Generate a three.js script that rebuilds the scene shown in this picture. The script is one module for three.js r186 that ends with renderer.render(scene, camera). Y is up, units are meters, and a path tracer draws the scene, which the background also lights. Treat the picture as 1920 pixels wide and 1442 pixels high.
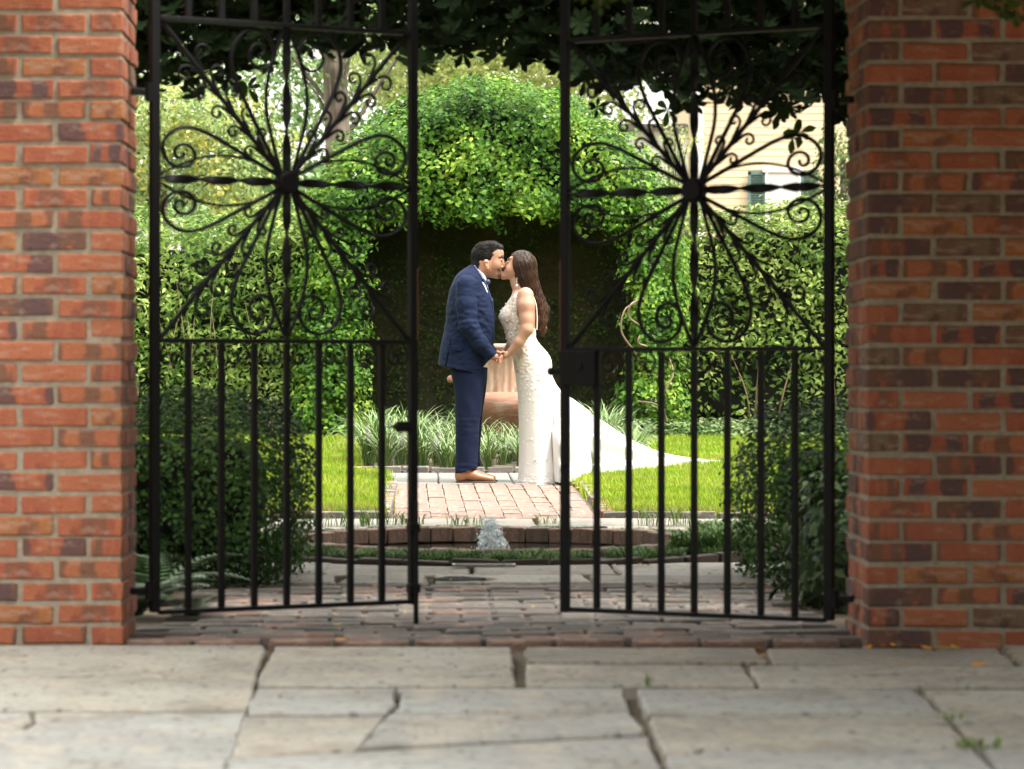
import * as THREE from 'three';
import { mergeGeometries, mergeVertices } from 'three/addons/utils/BufferGeometryUtils.js';
import { RoundedBoxGeometry } from 'three/addons/geometries/RoundedBoxGeometry.js';
import { ImprovedNoise } from 'three/addons/math/ImprovedNoise.js';

// ------------------------------------------------------------------ camera, sky, sun, exposure
const scene = new THREE.Scene();
const F = 5600, CX = 800, CY = 695, EYE = 0.84;            // lens in photo pixels, eye height in metres
const camera = new THREE.PerspectiveCamera(2 * Math.atan(721 / F) * 180 / Math.PI, 1024 / 769, 0.1, 400);
camera.position.set(0, EYE, 0);
camera.lookAt(0, EYE, -10);
camera.setViewOffset(1920, 1442, 160, 26, 1920, 1442);      // shift lens: the walls stay square to the film
camera.focus = 21.6;
camera.userData.fStop = 5.4;

const renderer = new THREE.WebGLRenderer({ antialias: true });
renderer.setSize(1024, 769);
renderer.toneMapping = THREE.LinearToneMapping;
renderer.toneMappingExposure = 3.5;
renderer.shadowMap.enabled = true;

// bright overcast sky, a little stronger round the hidden sun and towards the zenith
const SUN = new THREE.Vector3(0.55, 0.9, 0.22).normalize();
{
  const W = 256, H = 128, data = new Float32Array(W * H * 4), nz = new ImprovedNoise();
  for (let j = 0; j < H; j++) for (let i = 0; i < W; i++) {
    const el = ((j + 0.5) / H - 0.5) * Math.PI, az = ((i + 0.5) / W - 0.5) * 2 * Math.PI;
    const d = new THREE.Vector3(Math.cos(az) * Math.cos(el), Math.sin(el), Math.sin(az) * Math.cos(el));
    const up = Math.max(0, d.y), c = Math.max(0, d.dot(SUN));
    let l = 0.6 * (1 + 1.3 * up) * (0.95 + 0.10 * nz.noise(d.x * 2.2, d.y * 3, d.z * 2.2)) + 0.9 * Math.pow(c, 6);
    if (d.y < 0) l *= 0.35;
    const k = (j * W + i) * 4;
    data[k] = l * 1.02; data[k + 1] = l * 1.0; data[k + 2] = l * 0.955; data[k + 3] = 1;
  }
  const t = new THREE.DataTexture(data, W, H, THREE.RGBAFormat, THREE.FloatType);
  t.mapping = THREE.EquirectangularReflectionMapping; t.magFilter = THREE.LinearFilter; t.needsUpdate = true;
  scene.background = t; scene.environment = t;
}
const sun = new THREE.DirectionalLight(new THREE.Color(1, 0.96, 0.88), 2.5);
sun.position.copy(SUN).multiplyScalar(60).add(new THREE.Vector3(0, 0, -18));
sun.target.position.set(0, 0, -18); scene.add(sun.target);
sun.castShadow = true; sun.shadow.radius = 30; sun.shadow.mapSize.set(2048, 2048);
Object.assign(sun.shadow.camera, { left: -30, right: 30, top: 40, bottom: -30, near: 1, far: 140 });
sun.name = 'sun'; scene.add(sun);

// ------------------------------------------------------------------ helpers
function rng(a) { return () => { a = (a + 0x6d2b79f5) | 0; let t = Math.imul(a ^ (a >>> 15), 1 | a); t = (t + Math.imul(t ^ (t >>> 7), 61 | t)) ^ t; return ((t ^ (t >>> 14)) >>> 0) / 4294967296; }; }
const R = rng(4711), rr = (a, b) => a + (b - a) * R(), pick = (a) => a[Math.floor(R() * a.length)];
const V = (x, y, z) => new THREE.Vector3(x, y, z);
const IN = new ImprovedNoise();
const N3 = (x, y, z) => IN.noise(x + 31.7, y + 11.3, z + 57.1);
const lerp = THREE.MathUtils.lerp, clamp = THREE.MathUtils.clamp, sstep = (x, a, b) => THREE.MathUtils.smoothstep(x, a, b);
const RISE = (d) => d < 17 ? 0 : d < 21.5 ? 0.0067 * (d - 17) : d < 31 ? 0.03 + 0.0147 * (d - 21.5) : 0.17;   // the garden rises gently towards the hedge
const P = (px, py, d) => V((px - CX) * d / F, EYE - (py - CY) * d / F, -d);       // a point of the photo at a measured distance
function G(px, py) { let d = EYE * F / (py - CY); for (let i = 0; i < 12; i++) d = (EYE - RISE(d)) * F / (py - CY); return V((px - CX) * d / F, RISE(d), -d); }   // its point on the ground
const table = (rows) => (x) => { if (x <= rows[0][0]) return rows[0][1]; for (let i = 1; i < rows.length; i++) if (x <= rows[i][0]) { const [a, b] = rows[i - 1], [c, d] = rows[i]; return b + (d - b) * (x - a) / (c - a); } return rows[rows.length - 1][1]; };

const used = new Map();
function numbered(n) { const k = used.get(n) || 0; used.set(n, k + 1); return k ? n + '_' + String(k).padStart(3, '0') : n; }
function tag(o, label, category, group) { if (label) o.userData.label = label; if (category) o.userData.category = category; if (group) o.userData.group = group; return o; }
function thing(name, label, category, pos = [0, 0, 0], turn = 0, group) {
  const g = new THREE.Group(); g.name = numbered(name); g.position.set(...pos); g.rotation.y = turn; scene.add(g); return tag(g, label, category, group);
}
function put(m) { m.castShadow = m.receiveShadow = true; return m; }
function part(name, geo, mat, parent, label) { const m = put(new THREE.Mesh(geo, mat)); m.name = name; parent.add(m); if (label) m.userData.label = label; return m; }
function single(name, geo, mat, label, category, group) { const m = put(new THREE.Mesh(geo, mat)); m.name = numbered(name); scene.add(m); return tag(m, label, category, group); }
function struct(name, geo, mat, label) { const m = geo ? put(new THREE.Mesh(geo, mat)) : new THREE.Group(); m.name = numbered(name); m.userData.kind = 'structure'; if (label) m.userData.label = label; scene.add(m); return m; }
const mat = (r, g, b, rough = 0.85, o = {}) => new THREE.MeshStandardMaterial({ color: new THREE.Color().setRGB(r, g, b), roughness: rough, ...o });
const phys = (r, g, b, rough, o = {}) => new THREE.MeshPhysicalMaterial({ color: new THREE.Color().setRGB(r, g, b), roughness: rough, ...o });
const box = (w, h, d, x = 0, y = 0, z = 0) => new THREE.BoxGeometry(w, h, d).translate(x, y, z);
const rbox = (w, h, d, r, x = 0, y = 0, z = 0) => new RoundedBoxGeometry(w, h, d, 1, r).translate(x, y, z);
function merge(list) { return mergeGeometries(list.map((g) => { const q = g.index ? g.toNonIndexed() : g; for (const k of Object.keys(q.attributes)) if (!['position', 'normal', 'uv'].includes(k)) q.deleteAttribute(k); if (!q.attributes.uv) q.setAttribute('uv', new THREE.BufferAttribute(new Float32Array(q.attributes.position.count * 2), 2)); return q; })); }
function tube(pts, r, seg = 24, rad = 6) { return new THREE.TubeGeometry(new THREE.CatmullRomCurve3(pts), seg, r, rad, false); }
function taper(pts, r0, r1, seg = 16, rad = 7) {             // a tube whose radius runs from r0 to r1
  const c = new THREE.CatmullRomCurve3(pts), g = new THREE.TubeGeometry(c, seg, 1, rad, false), p = g.attributes.position;
  for (let i = 0; i <= seg; i++) { const q = c.getPointAt(i / seg), r = lerp(r0, r1, i / seg); for (let j = 0; j <= rad; j++) { const k = i * (rad + 1) + j; p.setXYZ(k, q.x + (p.getX(k) - q.x) * r, q.y + (p.getY(k) - q.y) * r, q.z + (p.getZ(k) - q.z) * r); } }
  g.computeVertexNormals(); return g;
}
function bar(a, b, w, h = w) { const d = b.clone().sub(a), L = d.length(); const g = new THREE.BoxGeometry(w, L, h); g.applyQuaternion(new THREE.Quaternion().setFromUnitVectors(V(0, 1, 0), d.normalize())); g.translate((a.x + b.x) / 2, (a.y + b.y) / 2, (a.z + b.z) / 2); return g; }
function fromQuads(pos, quads, uv) {
  const g = new THREE.BufferGeometry(), idx = []; for (const [a, b, c, d] of quads) { idx.push(a, b, c); if (d !== undefined) idx.push(a, c, d); }
  g.setAttribute('position', new THREE.Float32BufferAttribute(pos, 3)); g.setAttribute('uv', new THREE.Float32BufferAttribute(uv || new Array(pos.length / 3 * 2).fill(0), 2)); g.setIndex(idx); g.computeVertexNormals(); return g;
}
function sheet(nu, nv, fn, uvs = 1) {                         // a grid surface from fn(u, v) -> Vector3
  const pos = [], uv = [], q = []; for (let j = 0; j <= nv; j++) for (let i = 0; i <= nu; i++) { const p = fn(i / nu, j / nv); pos.push(p.x, p.y, p.z); uv.push(i / nu * uvs, j / nv * uvs); }
  for (let j = 0; j < nv; j++) for (let i = 0; i < nu; i++) { const a = j * (nu + 1) + i; q.push([a, a + 1, a + nu + 2, a + nu + 1]); }
  return fromQuads(pos, q, uv);
}

// tileable noise and textures
function hash(x, y, s) { let h = Math.imul(x, 374761393) ^ Math.imul(y, 668265263) ^ Math.imul(s, 1274126177); h = Math.imul(h ^ (h >>> 13), 1103515245); return ((h ^ (h >>> 16)) >>> 0) / 4294967296; }
function vn(x, y, p, q, s) { const i = Math.floor(x), j = Math.floor(y), a = x - i, b = y - j, u = a * a * (3 - 2 * a), v = b * b * (3 - 2 * b), m = (n, k) => ((n % k) + k) % k; return lerp(lerp(hash(m(i, p), m(j, q), s), hash(m(i + 1, p), m(j, q), s), u), lerp(hash(m(i, p), m(j + 1, q), s), hash(m(i + 1, p), m(j + 1, q), s), u), v); }
function fbm(u, v, p, q, s, o = 4) { let t = 0, a = 0.5, n = 0; for (let i = 0; i < o; i++) { t += a * vn(u * p, v * q, p, q, s + i * 17); n += a; a *= 0.55; p *= 2; q *= 2; } return t / n; }
const toS = (x) => Math.round(255 * (x <= 0.0031308 ? 12.92 * x : 1.055 * Math.pow(clamp(x, 0, 1), 1 / 2.4) - 0.055));
function tex(w, h, fn, color = true) {
  const d = new Uint8Array(w * h * 4); for (let j = 0; j < h; j++) for (let i = 0; i < w; i++) { const c = fn((i + 0.5) / w, (j + 0.5) / h), k = (j * w + i) * 4; for (let n = 0; n < 3; n++) { const x = typeof c === 'number' ? c : c[n]; d[k + n] = color ? toS(clamp(x, 0, 1)) : Math.round(255 * clamp(x, 0, 1)); } d[k + 3] = 255; }
  const t = new THREE.DataTexture(d, w, h, THREE.RGBAFormat); t.wrapS = t.wrapT = THREE.RepeatWrapping; t.magFilter = THREE.LinearFilter; t.minFilter = THREE.LinearMipmapLinearFilter; t.generateMipmaps = true; if (color) t.colorSpace = THREE.SRGBColorSpace; t.needsUpdate = true; return t;
}
const mix3 = (a, b, t) => [lerp(a[0], b[0], t), lerp(a[1], b[1], t), lerp(a[2], b[2], t)];
const mul3 = (a, k) => [a[0] * k, a[1] * k, a[2] * k];

// leaves
function leafGeo(L, W, widest = 0.5, fold = 0.12, droop = 0.1) {   // base at the origin, grows along +y, faces +z
  const w = W / 2, m = L * widest, p = [0, 0, 0, -w * 0.72, m * 0.55, fold * W * 0.6, w * 0.72, m * 0.55, fold * W * 0.6, -w, m, fold * W, w, m, fold * W, 0, m, 0, -w * 0.55, lerp(m, L, 0.62), fold * W * 0.5 - droop * L * 0.3, w * 0.55, lerp(m, L, 0.62), fold * W * 0.5 - droop * L * 0.3, 0, L, -droop * L];
  return fromQuads(p, [[0, 5, 3, 1], [0, 2, 4, 5], [5, 8, 6, 3], [5, 4, 7, 8]]);
}
const leafMat = (o = {}) => phys(1, 1, 1, 0.9, { transmission: 0.35, specularIntensity: 0.3, clearcoat: 0.06, clearcoatRoughness: 0.35, side: THREE.DoubleSide, ...o });
const _m = new THREE.Matrix4(), _x = V(), _y = V(), _z = V(), _s = V();
function basis(p, normal, along, size) {                      // +z to normal, +y roughly to along
  _z.copy(normal).normalize(); _y.copy(along).addScaledVector(_z, -along.dot(_z)).normalize(); _x.crossVectors(_y, _z);
  _m.makeBasis(_x, _y, _z).scale(_s.set(size, size, size)).setPosition(p); return _m;
}
function kite(L, W, widest = 0.5, fold = 0.12, droop = 0.1) {   // the same leaf in four faces, for leaves only a few pixels long
  const w = W / 2, m = L * widest; return fromQuads([0, 0, 0, -w, m, fold * W, w, m, fold * W, 0, m, 0, 0, L, -droop * L], [[0, 3, 1], [0, 2, 3], [1, 3, 4], [3, 2, 4]]);
}
// many copies of one small shape joined into one mesh: each entry a matrix and a colour
function strew(count, geo) {
  const gp = geo.attributes.position, gn = geo.attributes.normal, gi = geo.index ? geo.index.array : null, nv = gp.count, ni = gi ? gi.length : nv, pos = new Float32Array(count * nv * 3), nor = new Float32Array(count * nv * 3), col = new Float32Array(count * nv * 3), idx = new Uint32Array(count * ni), v = V(), nm = new THREE.Matrix3(); let k = 0;
  return {
    add(mat4, r, g, b) { nm.getNormalMatrix(mat4); for (let i = 0; i < nv; i++) { const o = (k * nv + i) * 3; v.fromBufferAttribute(gp, i).applyMatrix4(mat4); pos[o] = v.x; pos[o + 1] = v.y; pos[o + 2] = v.z; v.fromBufferAttribute(gn, i).applyMatrix3(nm).normalize(); nor[o] = v.x; nor[o + 1] = v.y; nor[o + 2] = v.z; col[o] = r; col[o + 1] = g; col[o + 2] = b; } for (let i = 0; i < ni; i++) idx[k * ni + i] = k * nv + (gi ? gi[i] : i); k++; },
    done(name, m, parent) { const q = new THREE.BufferGeometry(); q.setAttribute('position', new THREE.BufferAttribute(pos.slice(0, k * nv * 3), 3)); q.setAttribute('normal', new THREE.BufferAttribute(nor.slice(0, k * nv * 3), 3)); q.setAttribute('color', new THREE.BufferAttribute(col.slice(0, k * nv * 3), 3)); q.setIndex(new THREE.BufferAttribute(idx.slice(0, k * ni), 1)); m.vertexColors = true; const o = put(new THREE.Mesh(q, m)); o.name = name; o.userData.kind = 'stuff'; parent.add(o); return o; },
  };
}
// leaves strewn through the outer shell of a shape given by a distance function
function foliage(parent, { sdf, lo, hi, count, geo, m, size, shell = [-0.22, 0.03], tones, amp = 0.1, freq = 3, up = 0.35, seed = 1, name = 'foliage', keep, cull = -0.45 }) {
  const r = rng(seed), st = strew(count, geo), e = 0.02, p = V(), n = V(), a = V(); let k = 0, tries = 0;
  const f = (x, y, z) => sdf(x, y, z) + amp * N3(x * freq, y * freq, z * freq) + amp * 0.5 * N3(x * freq * 2.7, y * freq * 2.7, z * freq * 2.7 + seed);
  while (k < count && tries++ < count * 400) {
    p.set(lerp(lo[0], hi[0], r()), lerp(lo[1], hi[1], r()), lerp(lo[2], hi[2], r()));
    const d0 = sdf(p.x, p.y, p.z); if (d0 > shell[1] + amp * 1.5 || d0 < shell[0] - amp * 1.5) continue;
    const d = f(p.x, p.y, p.z); if (d > shell[1] || d < shell[0]) continue;
    if (keep && !keep(p.x, p.y, p.z, r)) continue;
    n.set(sdf(p.x + e, p.y, p.z) - sdf(p.x - e, p.y, p.z), sdf(p.x, p.y + e, p.z) - sdf(p.x, p.y - e, p.z), sdf(p.x, p.y, p.z + e) - sdf(p.x, p.y, p.z - e)).normalize();
    if (n.z < cull && n.y < 0.6) continue;
    n.x += (r() - 0.5) * 1.5; n.y += up + (r() - 0.5) * 1.4; n.z += (r() - 0.5) * 1.5;
    a.set(r() - 0.5, r() - 0.35, r() - 0.5).addScaledVector(n, 0.3); basis(p, n, a, lerp(size[0], size[1], r()));
    const t = clamp(0.5 + 0.75 * N3(p.x * 1.9 + seed, p.y * 1.9, p.z * 1.9) + (r() - 0.5) * 0.75, 0, 0.999) * (tones.length - 1), i = Math.floor(t), col = mix3(tones[i], tones[i + 1], t - i), q = 0.8 + 0.4 * r();
    st.add(_m, col[0] * q, col[1] * q, col[2] * q); k++;
  }
  return st.done(name, m, parent);
}
const sdBox = (x, y, z, cx, cy, cz, hx, hy, hz, r) => { const a = Math.abs(x - cx) - hx + r, b = Math.abs(y - cy) - hy + r, c = Math.abs(z - cz) - hz + r; return Math.hypot(Math.max(a, 0), Math.max(b, 0), Math.max(c, 0)) + Math.min(Math.max(a, b, c), 0) - r; };
const sdEll = (x, y, z, c, r) => { const a = (x - c[0]) / r[0], b = (y - c[1]) / r[1], d = (z - c[2]) / r[2], k = Math.hypot(a, b, d); return (k - 1) * Math.min(r[0], r[1], r[2]); };

// smooth surface of a field (surface nets)
function polygonize(f, lo, hi, cell, colour) {
  const n = [0, 1, 2].map((i) => Math.ceil((hi[i] - lo[i]) / cell) + 1), [nx, ny, nz] = n, val = new Float32Array(nx * ny * nz);
  for (let k = 0, o = 0; k < nz; k++) for (let j = 0; j < ny; j++) for (let i = 0; i < nx; i++) val[o++] = f(lo[0] + i * cell, lo[1] + j * cell, lo[2] + k * cell);
  const at = new Int32Array(nx * ny * nz).fill(-1), pos = [], quads = [], sx = 1, sy = nx, sz = nx * ny;
  for (let k = 0; k < nz - 1; k++) for (let j = 0; j < ny - 1; j++) for (let i = 0; i < nx - 1; i++) {
    const o = i + j * sy + k * sz; let m = 0, c = 0, px = 0, py = 0, pz = 0;
    for (let b = 0; b < 8; b++) if (val[o + (b & 1) + ((b >> 1) & 1) * sy + (b >> 2) * sz] < 0) m |= 1 << b;
    if (m === 0 || m === 255) continue;
    for (let b = 0; b < 8; b++) for (const ax of [1, 2, 4]) if (!(b & ax)) { const e = b | ax, u = (m >> b) & 1, w = (m >> e) & 1; if (u === w) continue; const A = val[o + (b & 1) + ((b >> 1) & 1) * sy + (b >> 2) * sz], B = val[o + (e & 1) + ((e >> 1) & 1) * sy + (e >> 2) * sz], t = A / (A - B); px += (b & 1) + (ax === 1 ? t : 0); py += ((b >> 1) & 1) + (ax === 2 ? t : 0); pz += (b >> 2) + (ax === 4 ? t : 0); c++; }
    at[o] = pos.length / 3; pos.push(lo[0] + (i + px / c) * cell, lo[1] + (j + py / c) * cell, lo[2] + (k + pz / c) * cell);
  }
  for (let k = 1; k < nz - 1; k++) for (let j = 1; j < ny - 1; j++) for (let i = 1; i < nx - 1; i++) {
    const o = i + j * sy + k * sz, a = val[o] < 0;
    if (a !== (val[o + sx] < 0)) { const q = [at[o], at[o - sy], at[o - sy - sz], at[o - sz]]; quads.push(a ? q : q.reverse()); }
    if (a !== (val[o + sy] < 0)) { const q = [at[o], at[o - sz], at[o - sz - sx], at[o - sx]]; quads.push(a ? q : q.reverse()); }
    if (a !== (val[o + sz] < 0)) { const q = [at[o], at[o - sx], at[o - sx - sy], at[o - sy]]; quads.push(a ? q : q.reverse()); }
  }
  const good = quads.filter((q) => q.every((x) => x >= 0)).map((q) => [q[3], q[2], q[1], q[0]]);
  const g = fromQuads(pos, good), nrm = new Float32Array(pos.length), e = cell * 0.6;
  for (let i = 0; i < pos.length; i += 3) { const x = pos[i], y = pos[i + 1], z = pos[i + 2], a = f(x + e, y, z) - f(x - e, y, z), b = f(x, y + e, z) - f(x, y - e, z), c = f(x, y, z + e) - f(x, y, z - e), l = Math.hypot(a, b, c) || 1; nrm[i] = a / l; nrm[i + 1] = b / l; nrm[i + 2] = c / l; }
  g.setAttribute('normal', new THREE.BufferAttribute(nrm, 3));
  if (colour) { const col = new Float32Array(pos.length); for (let i = 0; i < pos.length; i += 3) { const c = colour(pos[i], pos[i + 1], pos[i + 2]); col[i] = c[0]; col[i + 1] = c[1]; col[i + 2] = c[2]; } g.setAttribute('color', new THREE.BufferAttribute(col, 3)); }
  // orient the winding along the normals
  const ix = g.index.array; let s = 0; for (let t = 0; t < Math.min(ix.length, 3000); t += 3) { const [A, B, C] = [ix[t] * 3, ix[t + 1] * 3, ix[t + 2] * 3], ux = pos[B] - pos[A], uy = pos[B + 1] - pos[A + 1], uz = pos[B + 2] - pos[A + 2], vx = pos[C] - pos[A], vy = pos[C + 1] - pos[A + 1], vz = pos[C + 2] - pos[A + 2]; s += (uy * vz - uz * vy) * nrm[A] + (uz * vx - ux * vz) * nrm[A + 1] + (ux * vy - uy * vx) * nrm[A + 2]; }
  if (s < 0) for (let t = 0; t < ix.length; t += 3) { const q = ix[t]; ix[t] = ix[t + 1]; ix[t + 1] = q; }
  return g;
}
const smin = (a, b, k) => { const h = Math.max(k - Math.abs(a - b), 0) / k; return Math.min(a, b) - h * h * k * 0.25; };
const smax = (a, b, k) => -smin(-a, -b, k);
const cone = (a, b, ra, rb) => { const dx = b[0] - a[0], dy = b[1] - a[1], dz = b[2] - a[2], L = dx * dx + dy * dy + dz * dz || 1e-9; return (x, y, z) => { const t = clamp(((x - a[0]) * dx + (y - a[1]) * dy + (z - a[2]) * dz) / L, 0, 1); return Math.hypot(x - a[0] - dx * t, y - a[1] - dy * t, z - a[2] - dz * t) - lerp(ra, rb, t); }; };
const chain = (pts, k = 0.015) => { const cs = []; for (let i = 1; i < pts.length; i++) cs.push(cone(pts[i - 1], pts[i], pts[i - 1][3], pts[i][3])); return (x, y, z) => { let d = cs[0](x, y, z); for (let i = 1; i < cs.length; i++) d = smin(d, cs[i](x, y, z), k); return d; }; };
// a body of measured outline: rows [y, x0, x1, half width in z, z centre], elliptical sections
function loft(rows, pw = 2) {
  rows = rows.slice().sort((a, b) => a[0] - b[0]); const n = rows.length;
  return (x, y, z) => {
    const yy = clamp(y, rows[0][0], rows[n - 1][0]); let i = 1; while (i < n - 1 && rows[i][0] < yy) i++;
    const A = rows[i - 1], B = rows[i], h = B[0] - A[0], t = h > 0 ? (yy - A[0]) / h : 0, pA = rows[Math.max(0, i - 2)], pB = rows[Math.min(n - 1, i + 1)];
    const cr = (j) => { const a = A[j] ?? 0, b = B[j] ?? 0, ma = ((b - (pA[j] ?? 0)) / Math.max(1e-6, B[0] - pA[0])) * h, mb = (((pB[j] ?? 0) - a) / Math.max(1e-6, pB[0] - A[0])) * h, t2 = t * t, t3 = t2 * t; return (2 * t3 - 3 * t2 + 1) * a + (t3 - 2 * t2 + t) * ma + (-2 * t3 + 3 * t2) * b + (t3 - t2) * mb; };
    const x0 = cr(1), x1 = cr(2), w = cr(3), zc = cr(4), cx = (x0 + x1) / 2, a = Math.max(0.004, (x1 - x0) / 2), u = Math.abs(x - cx) / a, v = Math.abs(z - zc) / w, k = pw === 2 ? Math.hypot(u, v) : Math.pow(Math.pow(u, pw) + Math.pow(v, pw), 1 / pw);
    const d = (k - 1) * Math.min(a, w), c = Math.max(rows[0][0] - y, y - rows[n - 1][0]); return Math.max(d, c);
  };
}
function poly2(pts) {                                          // signed distance to a polygon in x, y
  return (x, y) => { let d = 1e9, s = 1; const n = pts.length; for (let i = 0, j = n - 1; i < n; j = i++) { const ex = pts[j][0] - pts[i][0], ey = pts[j][1] - pts[i][1], wx = x - pts[i][0], wy = y - pts[i][1], t = clamp((wx * ex + wy * ey) / (ex * ex + ey * ey), 0, 1), bx = wx - ex * t, by = wy - ey * t; d = Math.min(d, bx * bx + by * by); const c1 = y >= pts[i][1], c2 = y < pts[j][1], c3 = ex * wy > ey * wx; if ((c1 && c2 && c3) || (!c1 && !c2 && !c3)) s = -s; } return s * Math.sqrt(d); };
}
// ------------------------------------------------------------------ textures and materials
const T = {};
T.stoneBump = tex(512, 512, (u, v) => { const a = fbm(u, v, 5, 5, 3, 5), l = fbm(u + 0.03 * a, v, 5, 5, 8, 3); return clamp(0.25 + 0.5 * a + 0.25 * Math.round(l * 6) / 6, 0, 1); }, false);
const stoneTex = (s, a, b, c) => tex(512, 512, (u, v) => { const n = fbm(u, v, 3, 3, s, 5), m = fbm(u, v, 9, 7, s + 5, 4), g = fbm(u, v, 60, 60, s + 9, 2); const st = fbm(u, v, 6, 5, s + 41, 5), cr = Math.abs(fbm(u, v, 4, 4, s + 77, 4) - 0.5), sp = fbm(u, v, 45, 45, s + 99, 2); let k = mix3(a, b, sstep(n, 0.32, 0.68)); k = mix3(k, c, sstep(m, 0.5, 0.72) * 0.8); k = mix3(k, [0.22, 0.19, 0.145], sstep(st, 0.56, 0.72) * 0.5); k = mul3(k, 1 - 0.45 * (1 - sstep(cr, 0.0, 0.012)) * sstep(n, 0.4, 0.55)); k = mul3(k, 1 - 0.5 * sstep(sp, 0.74, 0.82)); return mul3(k, 0.8 + 0.4 * g); });
T.stoneA = stoneTex(21, [0.36, 0.345, 0.3], [0.285, 0.265, 0.225], [0.38, 0.335, 0.27]);
T.stoneB = stoneTex(47, [0.35, 0.35, 0.325], [0.285, 0.28, 0.26], [0.37, 0.335, 0.28]);
T.stoneC = stoneTex(83, [0.27, 0.25, 0.215], [0.20, 0.185, 0.16], [0.31, 0.265, 0.2]);
T.brickBump = tex(256, 128, (u, v) => { const a = fbm(u, v, 8, 4, 71, 5), p = fbm(u, v, 24, 12, 5, 2); return clamp(0.35 + 0.6 * a - 0.6 * sstep(p, 0.72, 0.85), 0, 1); }, false);
const brickTex = (s, base, flash, dark, amt) => tex(128, 64, (u, v) => {
  const w = 0.06 * (fbm(u, v, 5, 4, s + 51, 3) - 0.5), n = fbm(u + w, v * 0.5 + w, 4, 1, s, 3), m = fbm(u + w, v * 0.5, 7, 1, s + 3, 3), g = fbm(u, v, 40, 20, s + 9, 2);
  let k = mix3(base, flash, sstep(m, 0.4, 0.7) * 0.8); k = mix3(k, dark, 0.92 * sstep(n, 0.6 - amt * 0.4, 0.74 - amt * 0.34)); k = mix3(k, [0.5, 0.36, 0.28], 0.4 * sstep(fbm(u, v, 4, 3, s + 31, 4), 0.6, 0.8));
  return mul3(k, 0.78 + 0.44 * g);
});
const ORANGE = [0.44, 0.142, 0.07], RED = [0.38, 0.108, 0.06], TAN = [0.40, 0.15, 0.055], PLUM = [0.125, 0.068, 0.066], BROWN = [0.2, 0.095, 0.06];
const brickSets = {};
function brickMats(name, list) { brickSets[name] = list.map(([b, f, d, amt], i) => { const t = brickTex(100 + i * 13 + name.length * 71, b, f, d, amt); return new THREE.MeshStandardMaterial({ map: t, bumpMap: T.brickBump, bumpScale: 0.004, roughness: 0.9 }); }); }
brickMats('warm', [[ORANGE, RED, BROWN, -0.1], [ORANGE, TAN, BROWN, 0.05], [RED, ORANGE, BROWN, 0.22], [ORANGE, [0.44, 0.16, 0.085], RED, 0.0], [TAN, ORANGE, BROWN, 0.05], [RED, ORANGE, PLUM, 0.16], [[0.38, 0.115, 0.06], ORANGE, RED, 0.1], [[0.4, 0.13, 0.07], RED, BROWN, 0.0], [RED, BROWN, ORANGE, 0.1]]);
brickMats('plum', [[PLUM, BROWN, ORANGE, 0.05], [PLUM, [0.15, 0.08, 0.075], RED, 0.0], [BROWN, RED, PLUM, 0.5], [[0.22, 0.15, 0.1], BROWN, PLUM, 0.3]]);
brickMats('paver', [[[0.20, 0.122, 0.092], [0.18, 0.098, 0.072], [0.175, 0.125, 0.1], 0.3], [[0.185, 0.11, 0.085], [0.205, 0.135, 0.108], [0.15, 0.102, 0.08], 0.3], [[0.205, 0.137, 0.108], [0.18, 0.104, 0.078], [0.16, 0.12, 0.098], 0.4]]);
brickMats('court', [[[0.15, 0.125, 0.105], [0.165, 0.12, 0.1], [0.12, 0.105, 0.095], 0.4], [[0.165, 0.14, 0.12], [0.14, 0.11, 0.09], [0.185, 0.16, 0.135], 0.4], [[0.13, 0.108, 0.093], [0.155, 0.12, 0.1], [0.105, 0.095, 0.085], 0.3], [[0.17, 0.12, 0.1], [0.155, 0.13, 0.11], [0.14, 0.115, 0.1], 0.3]]);
brickMats('rim', [[[0.24, 0.145, 0.105], [0.27, 0.15, 0.11], [0.17, 0.12, 0.09], 0.3], [[0.2, 0.13, 0.1], [0.25, 0.14, 0.1], [0.15, 0.11, 0.085], 0.3], [[0.27, 0.16, 0.115], [0.21, 0.13, 0.1], [0.16, 0.12, 0.09], 0.2]]);
for (const m of brickSets.court) m.color.setRGB(0.94, 1.0, 1.03);
const M = {
  mortar: new THREE.MeshStandardMaterial({ map: tex(256, 256, (u, v) => { const n = fbm(u, v, 6, 6, 201, 5), g = fbm(u, v, 70, 70, 9, 2); return mul3(mix3([0.42, 0.36, 0.28], [0.31, 0.265, 0.2], n), 0.75 + 0.5 * g); }), bumpMap: T.stoneBump, bumpScale: 0.01, roughness: 0.97 }),
  soil: new THREE.MeshStandardMaterial({ map: tex(512, 512, (u, v) => { const n = fbm(u, v, 9, 9, 301, 5), g = fbm(u, v, 90, 90, 19, 2); return mul3(mix3([0.16, 0.125, 0.085], [0.075, 0.058, 0.04], n), 0.6 + 0.8 * g); }), bumpMap: T.stoneBump, bumpScale: 0.03, roughness: 1 }),
  iron: new THREE.MeshPhysicalMaterial({ color: new THREE.Color().setRGB(0.007, 0.007, 0.0072), roughness: 0.55, specularIntensity: 0.4, bumpMap: T.brickBump, bumpScale: 0.0006 }),
  rust: new THREE.MeshStandardMaterial({ color: new THREE.Color().setRGB(0.11, 0.045, 0.022), roughness: 0.9 }),
  stones: ['stoneA', 'stoneB', 'stoneC'].map((n) => new THREE.MeshStandardMaterial({ map: T[n], bumpMap: T.stoneBump, bumpScale: 0.008, roughness: 0.86 })),
};
const planarUV = (g, k = 1) => { const p = g.attributes.position, u = new Float32Array(p.count * 2); for (let i = 0; i < p.count; i++) { u[i * 2] = p.getX(i) * k; u[i * 2 + 1] = p.getZ(i) * k; } g.setAttribute('uv', new THREE.BufferAttribute(u, 2)); return g; };

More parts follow.
